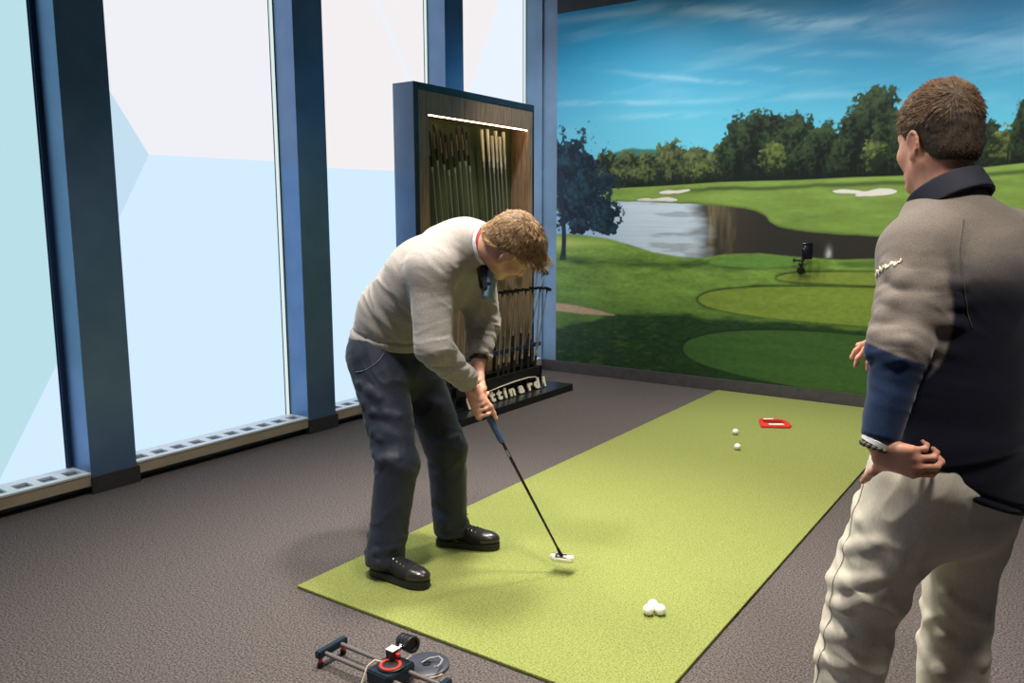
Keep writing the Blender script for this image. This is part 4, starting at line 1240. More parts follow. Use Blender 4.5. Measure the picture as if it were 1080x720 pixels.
fr = smooth(.03, .09, L_[:, 0]) * smooth(.0, .05, L_[:, 2])
D_ = D_ + fr[:, None] * (-Z * .9 + X * .1) * (.6 + .8 * noise3(P_ * 45, 77))[:, None]
ln = .026 + .034 * smooth(.03, .09, L_[:, 0]) * smooth(.0, .05, L_[:, 2]) + .020 * smooth(-.02, .08, L_[:, 0]) * smooth(0, .06, L_[:, 2])
strands('hair_locks', P_.astype(float), D_.astype(float), ln, M_hairA, hair, (0, 0, -.22), .10, .0012, 4, 4)

# ---------------------------------------------------------------- the man looking on
M_khaki = mat('stone_cotton_twill', lin(216, 208, 192), .78, sheen=.1, noise=(lin(202, 194, 178), 240, (.35, .7), (1, 1, .3)), bump=(700, .2, .0008))
M_collar = mat('navy_jersey', lin(28, 32, 48), .8, bump=(600, .2, .0008))
M_pull = mat('two_tone_shaded_jersey', (1, 1, 1, 1), .85, spec=.25, sheen=.2, vc=True, noise=(lin(205, 205, 205), 420, (.36, .68)), bump=(520, .3, .0012))
M_hairB = mat('lit_brown_hair', lin(158, 124, 92), .5, spec=.35, noise=(lin(104, 80, 58), 50, (.35, .7)))  # hair on top, overhead light put into the colour
M_hairB2 = mat('shaded_brown_hair', lin(84, 66, 52), .7, noise=(lin(52, 41, 34), 80, (.35, .7)))  # same hair at back and sides, darkened in colour for their shade
M_bracelet = mat('white_silicone', lin(235, 236, 240), .5)
M_bead = mat('grey_green_stone_bead', lin(88, 88, 70), .45, noise=(lin(60, 58, 48), 60, (.3, .7)))

MF = unit(V3(-.786, .617, 0)); ML = V3(-MF[1], MF[0], 0)
mP = V3(*(-0.219, 2.191, 0.902))
mWa = V3(*(-0.216, 2.201, 1.082)); mCh = V3(*(-0.224, 2.217, 1.333)); mSh = V3(*(-0.229, 2.233, 1.439))
mNk = V3(*(-0.277, 2.242, 1.538))
HM = Frame((-0.311, 2.257, 1.684), (-.73, .683, -.10), (-.08, .06, 1))
mLS = mSh + ML * .142 + MF * .0 - Z * .015; mRS = mSh - ML * .185 - Z * .015
mLE = V3(*(-0.316, 1.983, 1.211)); mLW = V3(*(-0.342, 1.927, 1.005))
mRH = V3(*(-0.421, 2.272, 1.176))
mRE = V3(-.205, 2.53, 1.15); mRW = mRE + (mRH - mRE) * .66
mLH = mP + ML * .10 - Z * .02; mRHip = mP - ML * .10 - Z * .02
mLK = V3(*(-0.38, 2.117, 0.569)); mLA = V3(-.455, 2.150, .085)
mRK = V3(*(-0.195, 2.341, 0.549)); mRA = V3(-.190, 2.335, .085)
ctr = (mLA + mRA) / 2
MAN = thing('person', (ctr[0], ctr[1], 0), 'man in two-tone pullover and stone trousers seen from behind, hand on hip', 'person')

mt = [mP - Z * .03, mP + Z * .06, mWa, mCh, mSh - Z * .03, mNk - Z * .045]
b = [loft(mt, [(.150, .110), (.158, .115), (.150, .108), (.172, .115), (.150, .085), (.07, .06)], ML, .0)]
b += [rc(mLS, mLE, .052, .042, .04), rc(mLE, mLW, .043, .028, .02), rc(mRS, mRE, .052, .042, .04), rc(mRE, mRW, .043, .028, .02)]
b += [rc(mLH, mLK, .088, .060, .05), rc(mLK, mLA, .057, .040, .03), rc(mRHip, mRK, .088, .060, .05), rc(mRK, mRA, .057, .040, .03)]
b += [rc(mLA - Z * .02, mLA + MF * .13 - Z * .045, .036, .028, .03), rc(mRA - Z * .02, mRA + MF * .13 - Z * .045, .036, .028, .03)]
hand_d = unit(-MF * .74 - ML * .52 - Z * .10)
b += hand_prims(mLW + unit(mLW - mLE) * .022, hand_d, -ML + Z * .1, -Z * .75 + MF * .6, [(34, 44, 32), (36, 46, 34), (40, 48, 36), (44, 50, 38)], [(-.60, .8, .15), (-.45, .9, .40)], .93, .012)
b += hand_prims(mRW, unit(mRH - mRW), V3(0, 0, -1) + MF * .2, unit(MF + Z * .3), [(20, 30, 20), (25, 35, 25), (30, 40, 28), (35, 42, 30)], [(.6, .7, .1), (.8, .4, .3)])
b += head_prims(HM, mNk - Z * .035, .95, .064)
sdf_object('body', b, .0036, M_skin2, MAN, 2)

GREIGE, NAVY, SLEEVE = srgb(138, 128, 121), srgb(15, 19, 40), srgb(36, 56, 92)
pu = [loft([mP - Z * .05, mP + Z * .06, mWa, mCh, mSh - Z * .03, mNk - Z * .045], [(.196, .158), (.194, .152), (.188, .148), (.204, .148), (.172, .112), (.085, .085)], ML, .0), plane(mP - Z * .035, unit(V3(0, 0, -1) + ML * .34 + MF * .20), .012),
      rc(mLS, mLE, .075, .058, .05), rc(mLE, mLW + (mLE - mLW) * .06, .060, .039, .02), rc(mLS, mNk - Z * .05, .075, .080, .06),
      rc(mRS, mRE, .082, .062, .05), rc(mRE, mRW, .060, .042, .02), rc(mRS, mNk - Z * .05, .075, .080, .06)]
pu_base = list(pu); ncam = unit(ML * .8 - MF * .6)
for dz, sl, r in ((.105, .02, .010), (.065, .03, .013), (.03, .02, .012), (-.005, .03, .012), (.15, .035, .009)):
    c = mLE + Z * dz
    pu += fold_line(pu_base, [c + MF * .075 + Z * (sl), c + MF * .02, c - MF * .045 - Z * .006], ML, r)
for z0, r in ():
    c = mP + Z * (z0 + .02)
    pu += fold_line(pu_base, [c + ML * .2 + MF * .08 + Z * .03, c + ML * .2, c + ML * .12 - MF * .10 - Z * .01, c - MF * .2 + Z * .03], ML - MF * .6, r)
pu.append(disc_cut(mLW + (mLE - mLW) * .04, mLW - mLE, .07, .12)); pu.append(disc_cut(mRW, mRW - mRE, .07, .14))
hemn = unit(V3(0, 0, -1) + ML * .34 + MF * .20); hemp = mP - Z * .035
def pu_disp(V, N):
    d = .011 * folds(V, mLE - mLS, 22, 6, 41, 1.3) * (bell(V, mLE + Z * .05, .14) + .5 * bell(V, mLS - Z * .10, .12))
    d += .004 * folds(V, mLW - mLE, 24, 8, 43) * bell(V, mLE * .5 + mLW * .5, .12)
    d += .016 * folds(V, V3(.1, .1, 1) + .35 * ML, 14, 3.4, 45, 1.2) * smooth(1.12, .92, V[:, 2]) * (np.abs((V - mP) @ ML) < .3)
    d += .010 * folds(V, unit(Z + ML * 1.3), 9, 3, 47, 1.2) * bell(V, mCh - MF * .14 + ML * .06, .2)
    hem = -((V - hemp) @ hemn)
    d = d * smooth(.0, .05, hem)
    return d - .004 * np.exp(-((hem - .022) / .005) ** 2)
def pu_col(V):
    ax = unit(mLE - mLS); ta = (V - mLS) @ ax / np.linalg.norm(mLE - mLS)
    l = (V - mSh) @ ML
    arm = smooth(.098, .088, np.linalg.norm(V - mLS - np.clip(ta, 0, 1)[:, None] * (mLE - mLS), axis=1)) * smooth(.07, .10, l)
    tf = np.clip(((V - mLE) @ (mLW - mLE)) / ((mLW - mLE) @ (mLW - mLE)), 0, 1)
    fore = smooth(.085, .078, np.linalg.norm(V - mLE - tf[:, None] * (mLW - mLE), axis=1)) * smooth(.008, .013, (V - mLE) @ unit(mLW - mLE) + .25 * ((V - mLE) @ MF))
    shade_fade = smooth(1.31, 1.49, V[:, 2] + .05 * (noise3(V * 9, 3) - .5))  # greige-to-navy change down the back, with overhead light's falloff painted into it
    c = NAVY[None] * (1 - shade_fade)[:, None] + GREIGE[None] * shade_fade[:, None]
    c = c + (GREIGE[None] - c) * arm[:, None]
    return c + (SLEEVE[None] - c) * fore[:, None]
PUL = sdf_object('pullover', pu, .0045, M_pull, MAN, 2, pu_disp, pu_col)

# stand collar
nk2 = unit(HM(-.03, 0, -.06) - mNk + MF * .055)
cb = mNk + Z * .018
k1 = [rc(cb - nk2 * .05, cb + nk2 * .06, .094, .086, .0, flat=(ML, 1.04)), rc(cb - nk2 * .10, cb + nk2 * .10, .084, .076, .002, op='s', flat=(ML, 1.04)), plane(cb + nk2 * .026, nk2, .004), plane(cb - nk2 * .032, -nk2, .004)]
sdf_object('stand_collar', k1, .003, M_collar, MAN, 1)
# small script embroidered on the left sleeve: pale stitched squiggle
bm = bmesh.new(); ax_ = unit(mLE - mLS); c = mLS + ax_ * .045; ws = unit(-MF - ax_ * (-MF @ ax_)); raw = []
for k in range(70):
    raw.append(c + ws * (-.055 + .085 * k / 69) + ax_ * (.005 * math.sin(k * 1.15) + .004 * math.sin(k * .43) - .012 * k / 69))
pts = on_mesh(PUL, raw, ML - MF * .15, .0015)
tube(bm, pts, .0022, 6); from_bm('sleeve_script', bm, mat('pale_embroidery', lin(228, 222, 196), .7), MAN, True, 60)
# shaded fold line near the left armpit, drawn as a dark thread
bm = bmesh.new(); raw = []
for k in range(24):
    t = k / 23
    raw.append((mNk - MF * .07 - Z * .06 + ML * .05) * (1 - t) + (mLS - MF * .06 - Z * .20 - ML * .055) * t + ML * .03 * math.sin(math.pi * t))
pts = on_mesh(PUL, raw, unit(-MF * .8 + ML * .3 + Z * .35), .0012)
tube(bm, pts, .0013, 6); from_bm('shoulder_fold_shade', bm, mat('greige_fold_shade', lin(78, 72, 70), .85), MAN, True, 60)

tk = [loft([mP - Z * .10, mP, mP + Z * .09], [(.155, .122), (.174, .142), (.170, .134)], ML, .0),
      rc(mLH + MF * -.01, mLK, .112, .086, .06), rc(mLK, mLA - Z * .06, .082, .070, .03), rc(mRHip, mRK, .108, .080, .05), rc(mRK, mRA - Z * .06, .079, .074, .03),
      plane((0, 0, .035), (0, 0, -1), .004)]
tk_base = list(tk)
for c, a_, r in ((mLK + Z * .05, .03, .010), (mLK - Z * .01, .05, .012), (mLK - Z * .09, .05, .011), (mLK - Z * .17, .04, .010), (mLK + Z * .14, .03, .008)):
    tk += fold_line(tk_base, [c - MF * .09 + Z * a_, c - MF * .02 - Z * .01, c + MF * .05 - Z * .03, c + MF * .10 - Z * .03], ML, r)
c = mLH - Z * .08
tk += fold_line(tk_base, [c + MF * .14 + Z * .06, c + MF * .08 + Z * .0, c + MF * .01 - Z * .03], ML + MF * .3, .010)
for dz in (.0, -.12, -.22):
    c = mRK + Z * dz; tk += fold_line(tk_base, [c + MF * .08 + Z * .05, c + MF * .0, c - MF * .08 - Z * .06], ML - MF * .5, .011)
def tk_disp(V, N):
    d = .018 * folds(V, unit(mLA - mLK + .3 * MF), 11, 3.6, 51, 1.2) * (bell(V, mLK, .2) + .8 * bell(V, mLK - Z * .25, .2))
    d += .015 * folds(V, unit(mRA - mRK - .5 * MF), 9, 3.2, 53, 1.2) * (bell(V, mRK, .25) + .8 * bell(V, mRK - Z * .25, .2))
    d += .010 * folds(V, unit(Z + MF * .8), 12, 4, 55, 1.2) * bell(V, mLH + MF * .1 - Z * .1, .14)
    d += .006 * folds(V, Z + .3 * X, 6, 9, 57)
    return d
TRK = sdf_object('trousers', tk, .0045, M_khaki, MAN, 2, tk_disp)
bm = bmesh.new()
raw = [mLH + MF * (.06 - .05 * t) + (mLK - mLH) * t for t in np.linspace(0, 1, 30)] + [mLK + (mLA - mLK) * t + MF * .01 for t in np.linspace(.05, .95, 26)]
pts = on_mesh(TRK, raw, ML, .0008)
tube(bm, pts, .0011, 5)
from_bm('side_seam', bm, mat('stone_stitching', lin(176, 167, 152), .8), MAN, True, 60)
shoe(MAN, mLA - MF * .075 - Z * .083, MF, 'shoe of the leading foot', False); shoe(MAN, mRA - MF * .075 - Z * .083, unit(MF - ML * .2), 'shoe of the trailing foot', False)

# bracelets on the left wrist
wx = unit(mLW - mLE)
bm = bmesh.new(); lathe(bm, [(.033, -.006), (.0355, -.005), (.0355, .005), (.033, .006), (.030, .005), (.030, -.005), (.033, -.006)], 36, along(mLW - wx * .002, wx + MF * .25)); from_bm('white_wristband', bm, M_bracelet, MAN, True, 50)
bm = bmesh.new(); m4 = along(mLW + wx * .012, wx + MF * .12)
for k in range(17):
    a = 2 * math.pi * k / 17
    t = bmesh.new(); bmesh.ops.create_icosphere(t, subdivisions=2, radius=.0066); t.transform(Matrix.Translation((.0325 * math.cos(a), .0325 * math.sin(a), 0))); merge(bm, t, m4)
from_bm('bead_bracelet', bm, M_bead, MAN, True, 90)

# hair: short back and sides, longer on top
hb = hair_cap(HM, 'hair', M_hairB2, MAN, .007, [plane(HM(.066, 0, .046), unit(HM.f * 1.0 - HM.u * .35), .01), plane(HM(.005, 0, -.012), unit(HM.f * .75 - HM.u * .75), .012), plane(HM(-.05, 0, -.056), -HM.u, .012)], .95, 33, .004, (.088, .068, .075))
hb['label'] = 'short brown hair at the back and sides, shade in its colour'
P_, N_, L_ = sample_hair(hb, HM, 5200, 15, lambda L: (L[:, 2] + .05 * (np.random.RandomState(2).rand(len(L)) - .5) - .25 * np.clip(-L[:, 0] - .02, 0, 1) > .044), -.003)
strands('hair_locks', P_.astype(float), (comb(P_, N_, HM(-.070, .012, .085), 19, 1.1) + N_ * .42).astype(float), (.018 + .006 * smooth(.0, .07, L_[:, 0])), M_hairB, hb, (0, 0, -.2), .5, .0011, 14, 3)['label'] = 'longer brown hair on top, overhead light in its colour'
P_, N_, L_ = sample_hair(hb, HM, 5200, 16, lambda L: (L[:, 2] <= .058), -.003)
strands('short_hair', P_.astype(float), (N_ * .5 - np.outer(np.ones(len(P_)), HM.u) * .8 - np.outer(np.ones(len(P_)), HM.f) * .25).astype(float), .008, M_hairB2, hb, (0, 0, -.1), .5, .0008, 17, 2)

# ---------------------------------------------------------------- small things on the floor and wall
M_ball = mat('white_golf_ball', lin(240, 240, 236), .35, spec=.5, bump=(900, .25, .0006))
ZM = .014
def ball(x, y, label, group=None, src=None):
    if src is None:
        bm = bmesh.new(); bmesh.ops.create_icosphere(bm, subdivisions=5, radius=.02135)
        # dimples
        pts = []; n = 180; g = math.pi * (3 - 5 ** .5)
        for i in range(n):
            z = 1 - 2 * (i + .5) / n; r = math.sqrt(1 - z * z); pts.append(Vector((r * math.cos(g * i), r * math.sin(g * i), z)))
        from mathutils.kdtree import KDTree
        kd = KDTree(n); [kd.insert(p, i) for i, p in enumerate(pts)]; kd.balance()
        for v in bm.verts:
            u = v.co.normalized(); d = kd.find(u)[2]
            v.co = u * (.02135 - .00035 * max(0, 1 - (d / .105) ** 2))
        o = from_bm('golf_ball', bm, M_ball, None, smooth_angle=180)
    else: o = src.copy(); COL.objects.link(o)
    o.location = (x, y, ZM + .0215)
    return tag(o, label, 'golf ball', group)
b0 = (-1.241, 2.683, 0.014)
bl = ball(b0[0], b0[1], 'white golf ball at the left of the touching trio on the near mat', 'golf balls on the mat')
dirv = unit(V3(.82, .572, 0)); away = unit(V3(-.572, .82, 0))
q = V3(b0[0], b0[1], 0) + dirv * .0445
ball(q[0], q[1], 'white golf ball at the right of the touching trio on the near mat', 'golf balls on the mat', bl)
q = V3(b0[0], b0[1], 0) + dirv * .0235 + away * .0382
ball(q[0], q[1], 'white golf ball at the back of the touching trio on the near mat', 'golf balls on the mat', bl)
for (x, y, z), lb in (((-1.884, 5.425, 0.014), 'further of two lone white golf balls near the red target'), ((-1.742, 5.065, 0.014), 'nearer of two lone white golf balls near the red target')):
    ball(x, y, lb, 'golf balls on the mat', bl)

# red putting target
M_red = mat('red_plastic', lin(226, 58, 52), .4, noise=(lin(206, 44, 42), 20, (.3, .7)))
M_reddark = mat('dark_red_plastic', lin(120, 14, 20), .5)
M_wprint = mat('white_print', lin(246, 226, 214), .5)
RT = thing('putting_target', (-1.750, 5.850, ZM), 'flat red plastic putting cup target with white print at the far end of the mat', 'target')
c0 = V3(-1.750, 5.850, ZM); ra = unit(V3(.82, .572, 0)); rb = unit(V3(-.572, .82, 0))
def rp(a, b): return tuple((c0 + ra * a + rb * b)[:2])
out = [(-.118, -.085), (.080, -.110), (.110, -.065), (.124, .02), (.114, .095), (.045, .150), (-.055, .150), (-.075, .11)]
inn = [(-.062, .030), (-.03, -.004), (.060, -.004), (.080, .012), (.092, .035), (.080, .085), (-.010, .110), (-.055, .090)]
bm = bmesh.new()
def ring(bm, o, i, z0, z1):
    n = len(o); v = [[bm.verts.new((*rp(*p), z)) for p in pts] for pts, z in ((o, z0), (o, z1), (i, z1), (i, z0))]
    for k in range(n):
        for a in range(4):
            A, B = v[a], v[(a + 1) % 4]; bm.faces.new((A[k], A[(k + 1) % n], B[(k + 1) % n], B[k]))
ring(bm, out, inn, ZM + .0005, ZM + .014); bmesh.ops.recalc_face_normals(bm, faces=bm.faces); bmesh.ops.bevel(bm, geom=[e for e in bm.edges if e.calc_face_angle(0) > .6], offset=.003, segments=2, affect='EDGES')
from_bm('rim', bm, M_red, RT, True)
bm = bmesh.new(); prism(bm, [rp(a * 1.02, b * 1.02) for a, b in inn], ZM + .0005, ZM + .004); from_bm('cup', bm, M_reddark, RT, True)
bm = bmesh.new(); box(bm, (-.034, .112, .0142), (.036, .142, .0150), mtx=axes(c0 * V3(1, 1, 1), ra, rb, V3(0, 0, 1))); from_bm('far_print', bm, M_wprint, RT, True)
bm = bmesh.new(); box(bm, (-.045, -.058, .0142), (.062, -.014, .0150), mtx=axes(c0, ra, rb, V3(0, 0, 1))); from_bm('near_print', bm, M_wprint, RT, True)

# the putter in play
M_gripB = mat('blue_grey_pistol_grip', lin(62, 88, 122), .6, noise=(lin(50, 74, 106), 40, (.3, .7)))
M_dshaft = mat('gunmetal_shaft', lin(74, 76, 82), .25, metal=.9)
PT = thing('putter', tuple(PUT_HEAD - V3(0, 0, .02)), 'putter with blue grip and silver mallet head held by the bending man', 'putter')
def sh(t): return PUT_HEAD + PUT_AXIS * t
bm = bmesh.new(); tube(bm, [sh(.552), sh(.56), sh(.70), sh(.85), sh(.86)], [.0105, .0135, .0150, .0155, .012], 14); from_bm('grip', bm, M_gripB, PT, True, 50)
bm = bmesh.new(); tube(bm, [sh(.035), sh(.555)], [.0048, .0068], 12); from_bm('shaft', bm, M_dshaft, PT, True, 50)
bm = bmesh.new(); tube(bm, [sh(.485), sh(.518)], [.0078, .0080], 12); from_bm('shaft_band', bm, M_chrome, PT, True, 50)
# mallet head, its top tipped towards the camera as it swings through
hx = unit(V3(.90, .38, -.03)); hn = unit(V3(.03, -.10, 1.0) - hx * (V3(.16, -.28, 1.0) @ hx)); hy = np.cross(hn, hx)
HM4 = axes(PUT_HEAD - hn * .006, hx, hy, hn)
M_mallet = mat('satin_silver', lin(226, 222, 208), .35, metal=.55)
hd = bmesh.new(); prism(hd, [(-.052, -.006), (-.036, -.027), (.044, -.029), (.050, -.012), (.050, .025), (-.030, .027), (-.052, .012)], -.010, .008, .003, HM4); hd = from_bm('head', hd, M_mallet, PT, True, 45)
bm = bmesh.new(); box(bm, (-.024, -.018, .0082), (.020, -.011, .0092), mtx=HM4); box(bm, (-.024, .008, .0082), (.020, .015, .0092), mtx=HM4); box(bm, (-.027, -.018, .0082), (-.020, .015, .0092), mtx=HM4)
from_bm('head_inlay', bm, M_head, hd, True)
bm = bmesh.new(); box(bm, (.018, -.019, .0082), (.049, -.0165, .0088), mtx=HM4); from_bm('sight_line', bm, M_head, hd, True)
bm = bmesh.new(); box(bm, (-.046, .0165, .0082), (.049, .0185, .0088), mtx=HM4); from_bm('sight_line', bm, M_head, hd, True)
bm = bmesh.new(); tube(bm, [sh(.0), sh(.040)], [.0080, .0065], 12); from_bm('hosel', bm, M_head, PT, True, 50)

# motorised camera slider on the carpet
M_plate = mat('blue_black_anodised', lin(38, 54, 68), .35, metal=.5)
M_rod = mat('grey_carbon_rod', lin(120, 112, 110), .35, metal=.4)
M_tan = mat('tan_cable', lin(190, 176, 158), .6)
M_grey = mat('grey_cable', lin(150, 150, 152), .5)
M_wplast = mat('white_plastic', lin(244, 240, 236), .4)
_a, _b = V3(*(-1.988, 1.754, 0.047)), V3(*(-1.805, 1.755, 0.047)); sx = unit(_b - _a); A = V3(_a[0], _a[1], 0) - sx * .018 + V3(-sx[1], sx[0], 0) * .036; sy = V3(-sx[1], sx[0], 0)
SL = thing('camera_slider', tuple(A + sx * .2), 'black two-rod camera slider with red ringed carriage on the carpet', 'slider', rotz=0)
S4 = axes(A, sx, sy, Z)
for x0, mt_ in ((-.012, M_plate), (.455, M_plate)):
    bm = bmesh.new(); prism(bm, chaikin([(x0, -.066), (x0 + .024, -.066), (x0 + .024, .066), (x0, .066)], 0), .036, .062, .003, S4); e = from_bm('end_plate', bm, mt_, SL, True)
    for s in (-1, 1):
        bm = bmesh.new(); lathe(bm, [(.0, .001), (.009, .001), (.0105, .004), (.0105, .016), (.008, .018), (0, .018)], 16, S4 @ Matrix.Translation((x0 + .012, s * .052, 0))); f = from_bm('foot', bm, M_blackmetal, e, True, 40)
        bm = bmesh.new(); lathe(bm, [(.0, .0182), (.007, .0182), (.007, .0358), (0, .0358)], 16, S4 @ Matrix.Translation((x0 + .012, s * .052, 0))); from_bm('foot_collar', bm, M_red, e, True, 40)
for s in (-1, 1):
    bm = bmesh.new(); tube(bm, [A + sx * .010 + sy * s * .036 + Z * .047, A + sx * .458 + sy * s * .036 + Z * .047], .0078, 14); from_bm('rod', bm, M_rod, SL, True, 50)
bm = bmesh.new(); prism(bm, [(.225, -.062), (.315, -.062), (.325, -.05), (.325, .062), (.225, .062)], .026, .072, .004, S4); cr = from_bm('carriage', bm, M_plate, SL, True)
bm = bmesh.new(); lathe(bm, [(.0, .0725), (.046, .0725), (.046, .078), (.042, .080), (0, .080)], 40, S4 @ Matrix.Translation((.278, .0, 0))); from_bm('turntable', bm, M_blackmetal, cr, True, 40)
bm = bmesh.new(); lathe(bm, [(.027, .0805), (.036, .0805), (.036, .083), (.027, .083), (.027, .0805)], 40, S4 @ Matrix.Translation((.282, -.008, 0))); from_bm('red_ring', bm, M_red, cr, True, 40)
bm = bmesh.new(); box(bm, (.245, .010, .0805), (.277, .042, .112), .002, S4); hb_ = from_bm('motor_box', bm, M_blackmetal, cr, True)
bm = bmesh.new(); box(bm, (.2445, .0095, .1125), (.2775, .0425, .1155), .0008, S4); from_bm('white_cap', bm, M_wplast, hb_, True)
bm = bmesh.new(); box(bm, (.277, .020, .092), (.290, .034, .104), .002, S4); from_bm('red_link', bm, M_red, hb_, True)
# ribbed black camera head
ch = A + sx * .272 + sy * .085 + Z * .112; ca = unit(sx * .95 + sy * -.25 + Z * .18)
bm = bmesh.new(); lathe(bm, [(0, -.034), (.020, -.034), (.026, -.030), (.026, -.012), (.024, -.010), (.024, -.006), (.027, -.004), (.027, .010), (.0245, .012), (.0245, .016), (.028, .018), (.028, .034), (.025, .037), (.018, .037), (.016, .030), (0, .030)], 36, along(ch, ca)); cm = from_bm('camera_lens', bm, M_blackmetal, SL, True, 35)
bm = bmesh.new(); tube(bm, [A + sx * .270 + sy * .034 + Z * .10, A + sx * .275 + sy * .048 + Z * .112, ch - ca * .03], .008, 10); from_bm('bracket', bm, M_chrome, SL, True, 50)
bm = bmesh.new(); tube(bm, [A + sx * .25 + sy * -.01 + Z * .080, A + sx * .235 + sy * -.03 + Z * .092, A + sx * .226 + sy * -.055 + Z * .08, A + sx * .225 + sy * -.075 + Z * .045, A + sx * .235 + sy * -.11 + Z * .006, A + sx * .28 + sy * -.17 + Z * .0045], .0032, 8); from_bm('cable', bm, M_tan, SL, True, 60)

# round coil plate with its lead
D = V3(*(-1.715, 1.949, 0.0))
DP = thing('cable_reel', (D[0], D[1], 0), 'flat round dark reel with a grey cable lying beside the slider', 'reel')
M_disc = mat('dark_blue_grey_plastic', lin(64, 68, 80), .4, noise=(lin(54, 58, 70), 12, (.3, .7)))
bm = bmesh.new(); lathe(bm, [(0, .006), (.016, .006), (.017, .010), (.024, .010), (.025, .0115), (.072, .0115), (.077, .0085), (.078, .002), (.0, .002)], 56, Matrix.Translation((D[0], D[1], 0))); from_bm('plate', bm, M_disc, DP, True, 35)
bm = bmesh.new(); lathe(bm, [(0, .0122), (.010, .0122), (.013, .0100), (.0, .0100)], 24, Matrix.Translation((D[0], D[1], 0))); from_bm('hub_hole', bm, M_void, DP, True, 35)
bm = bmesh.new(); tube(bm, [tuple(D + V3(math.cos(a) * .0805, math.sin(a) * .0805, .0035)) for a in np.linspace(math.radians(170), math.radians(350), 30)], .0030, 8); from_bm('rim_cord', bm, M_tan, DP, True, 60)
p0 = D + V3(-.012, -.012, .014)
bm = bmesh.new(); tube(bm, [p0, D + V3(.004, .012, .024), D + V3(.030, .030, .030), D + V3(.052, .022, .030), D + V3(.064, -.004, .030), D + V3(.072, -.030, .036), D + V3(.080, -.052, .050)], .0032, 8); from_bm('lead', bm, M_grey, DP, True, 60)

# phone on a bracket fixed to the mural wall
M_phone = mat('black_glass_phone', lin(18, 20, 26), .12, spec=.6)
W0 = V3(-1.882, Y_MURAL - .004, 1.085)
WC = thing('phone_mount', tuple(W0), 'black phone in a clamp bracket sticking out from the mural wall', 'phone mount')
bm = bmesh.new(); lathe(bm, [(0, 0), (.030, 0), (.032, .004), (.032, .018), (.024, .024), (.024, .034), (0, .036)], 24, along(W0 + V3(0, -.001, 0), (0, -1, 0))); from_bm('wall_plate', bm, M_blackmetal, WC, True, 40)
bm = bmesh.new(); tube(bm, [W0 + V3(0, -.03, 0), W0 + V3(.012, -.075, .012), W0 + V3(.026, -.085, .05), W0 + V3(.030, -.085, .085)], [.013, .012, .010, .010], 10); a_ = from_bm('arm', bm, M_blackmetal, WC, True, 50)
bm = bmesh.new(); bmesh.ops.create_icosphere(bm, subdivisions=3, radius=.020, matrix=Matrix.Translation(Vector(W0 + V3(.018, -.082, .055)))); from_bm('ball_joint', bm, M_blackmetal, WC, True, 180)
bm = bmesh.new(); tube(bm, [W0 + V3(-.030, -.084, .085), W0 + V3(.035, -.086, .085)], .009, 10); lathe(bm, [(0, 0), (.014, 0), (.016, .004), (.014, .014), (0, .014)], 14, along(W0 + V3(-.030, -.084, .085), (-1, 0, 0))); from_bm('knob', bm, M_blackmetal, WC, True, 50)
P4 = axes(W0 + V3(.068, -.092, .160), unit(V3(1, .12, .04)), unit(V3(-.12, 1, 0)), Z)
bm = bmesh.new(); box(bm, (-.038, -.005, -.066), (.038, .005, .066), .004, P4, 3); ph = from_bm('phone', bm, M_phone, WC, True, 40)
bm = bmesh.new(); box(bm, (-.044, -.008, -.030), (-.038, .010, .030), .002, P4); box(bm, (.038, -.008, -.030), (.044, .010, .030), .002, P4); box(bm, (-.044, .0055, -.012), (.044, .012, .012), .002, P4); box(bm, (-.045, .006, -.080), (-.020, .012, .0), .002, P4); from_bm('clamp', bm, M_blackmetal, WC, True)
for k, (a, c) in enumerate(((-.006, .022), (.004, .040))):
    bm = bmesh.new(); lathe(bm, [(0, 0), (.007, 0), (.0075, .002), (.005, .003), (0, .0028)], 16, P4 @ axes((-.022 + a, -.0052, c), (1, 0, 0), (0, 0, 1), (0, -1, 0))); from_bm('camera_eye', bm, M_chrome, ph, True, 40)

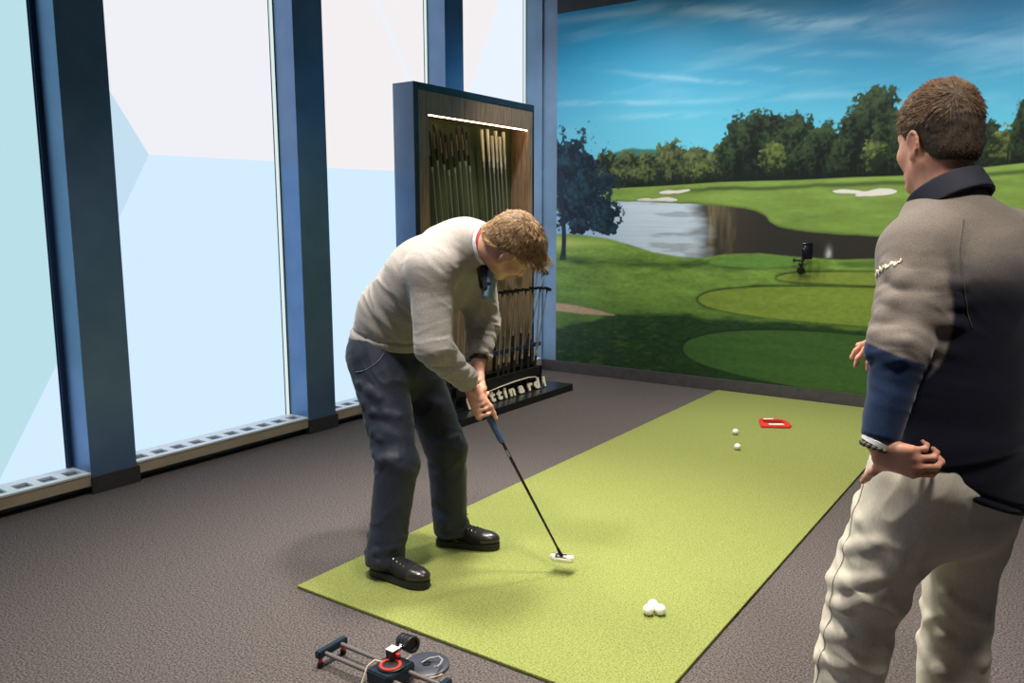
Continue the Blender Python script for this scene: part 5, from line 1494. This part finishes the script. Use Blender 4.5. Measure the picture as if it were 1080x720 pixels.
# ---------------------------------------------------------------- camera
cam = bpy.data.cameras.new('camera'); co = bpy.data.objects.new('camera', cam); COL.objects.link(co)
cam.sensor_width = 36.0; cam.sensor_fit = 'HORIZONTAL'; cam.lens = 36.0 * 859.84 / 1080.0
yaw, pitch, roll = math.radians(34.875), math.radians(8.492), math.radians(-.122)
fw = Vector((-math.sin(yaw) * math.cos(pitch), math.cos(yaw) * math.cos(pitch), -math.sin(pitch)))
rt = Vector((math.cos(yaw), math.sin(yaw), 0)); up = rt.cross(fw)
r2 = rt * math.cos(roll) + up * math.sin(roll); u2 = -rt * math.sin(roll) + up * math.cos(roll)
co.matrix_world = axes((0, 0, 1.5), r2, u2, -fw)
cam.clip_start = .05
SC.camera = co

# ---------------------------------------------------------------- lamps of the room, and added fill by the windows
def spot(name, loc, target, watt, size, blend=.6, rad=.08, c=(1, .93, .82)):
    l = bpy.data.lights.new(name, 'SPOT'); l.energy = watt; l.spot_size = math.radians(size); l.spot_blend = blend
    l.shadow_soft_size = rad; l.color = c
    o = bpy.data.objects.new(name, l); COL.objects.link(o); o.location = loc
    d = Vector(target) - Vector(loc); o.rotation_euler = d.to_track_quat('-Z', 'Y').to_euler()
    return o
for k, y in enumerate((1.5, 2.9, 4.3)):
    spot('ceiling_and_fill_spot', (-1.75, y, 3.66), (-1.50, y + .02, 0), 485, 88, .9, .16)
spot('ceiling_and_fill_spot', (.35, 1.45, 3.66), (-.1, 1.95, 0), 260, 84, .9, .16)
spot('ceiling_and_fill_spot', (-2.75, 2.6, 3.66), (-2.3, 2.6, 1.0), 170, 70, .9, .16)
for k, x in enumerate((-3.5, -2.4, -1.3, -.2, .9)):
    spot('mural_spot', (x, 5.25, 3.66), (x, 6.85, 1.3), 135, 100, .9, .1, (1, .97, .93))
for y in (1.6, 3.4): spot('ceiling_and_fill_spot', (-3.15, y, 3.66), (-3.6, y, 0), 120, 80, .9, .16)  # unseen fill lamps, added to brighten the window-side floor and heaters
spot('display_spot', (-2.7, 5.3, 3.66), (-4.0, 5.45, .75), 150, 46, .9, .1, (1, .86, .66))
w = bpy.data.worlds.new('world'); SC.world = w; w.use_nodes = True
w.node_tree.nodes['Background'].inputs[0].default_value = (.55, .7, 1, 1); w.node_tree.nodes['Background'].inputs[1].default_value = .3
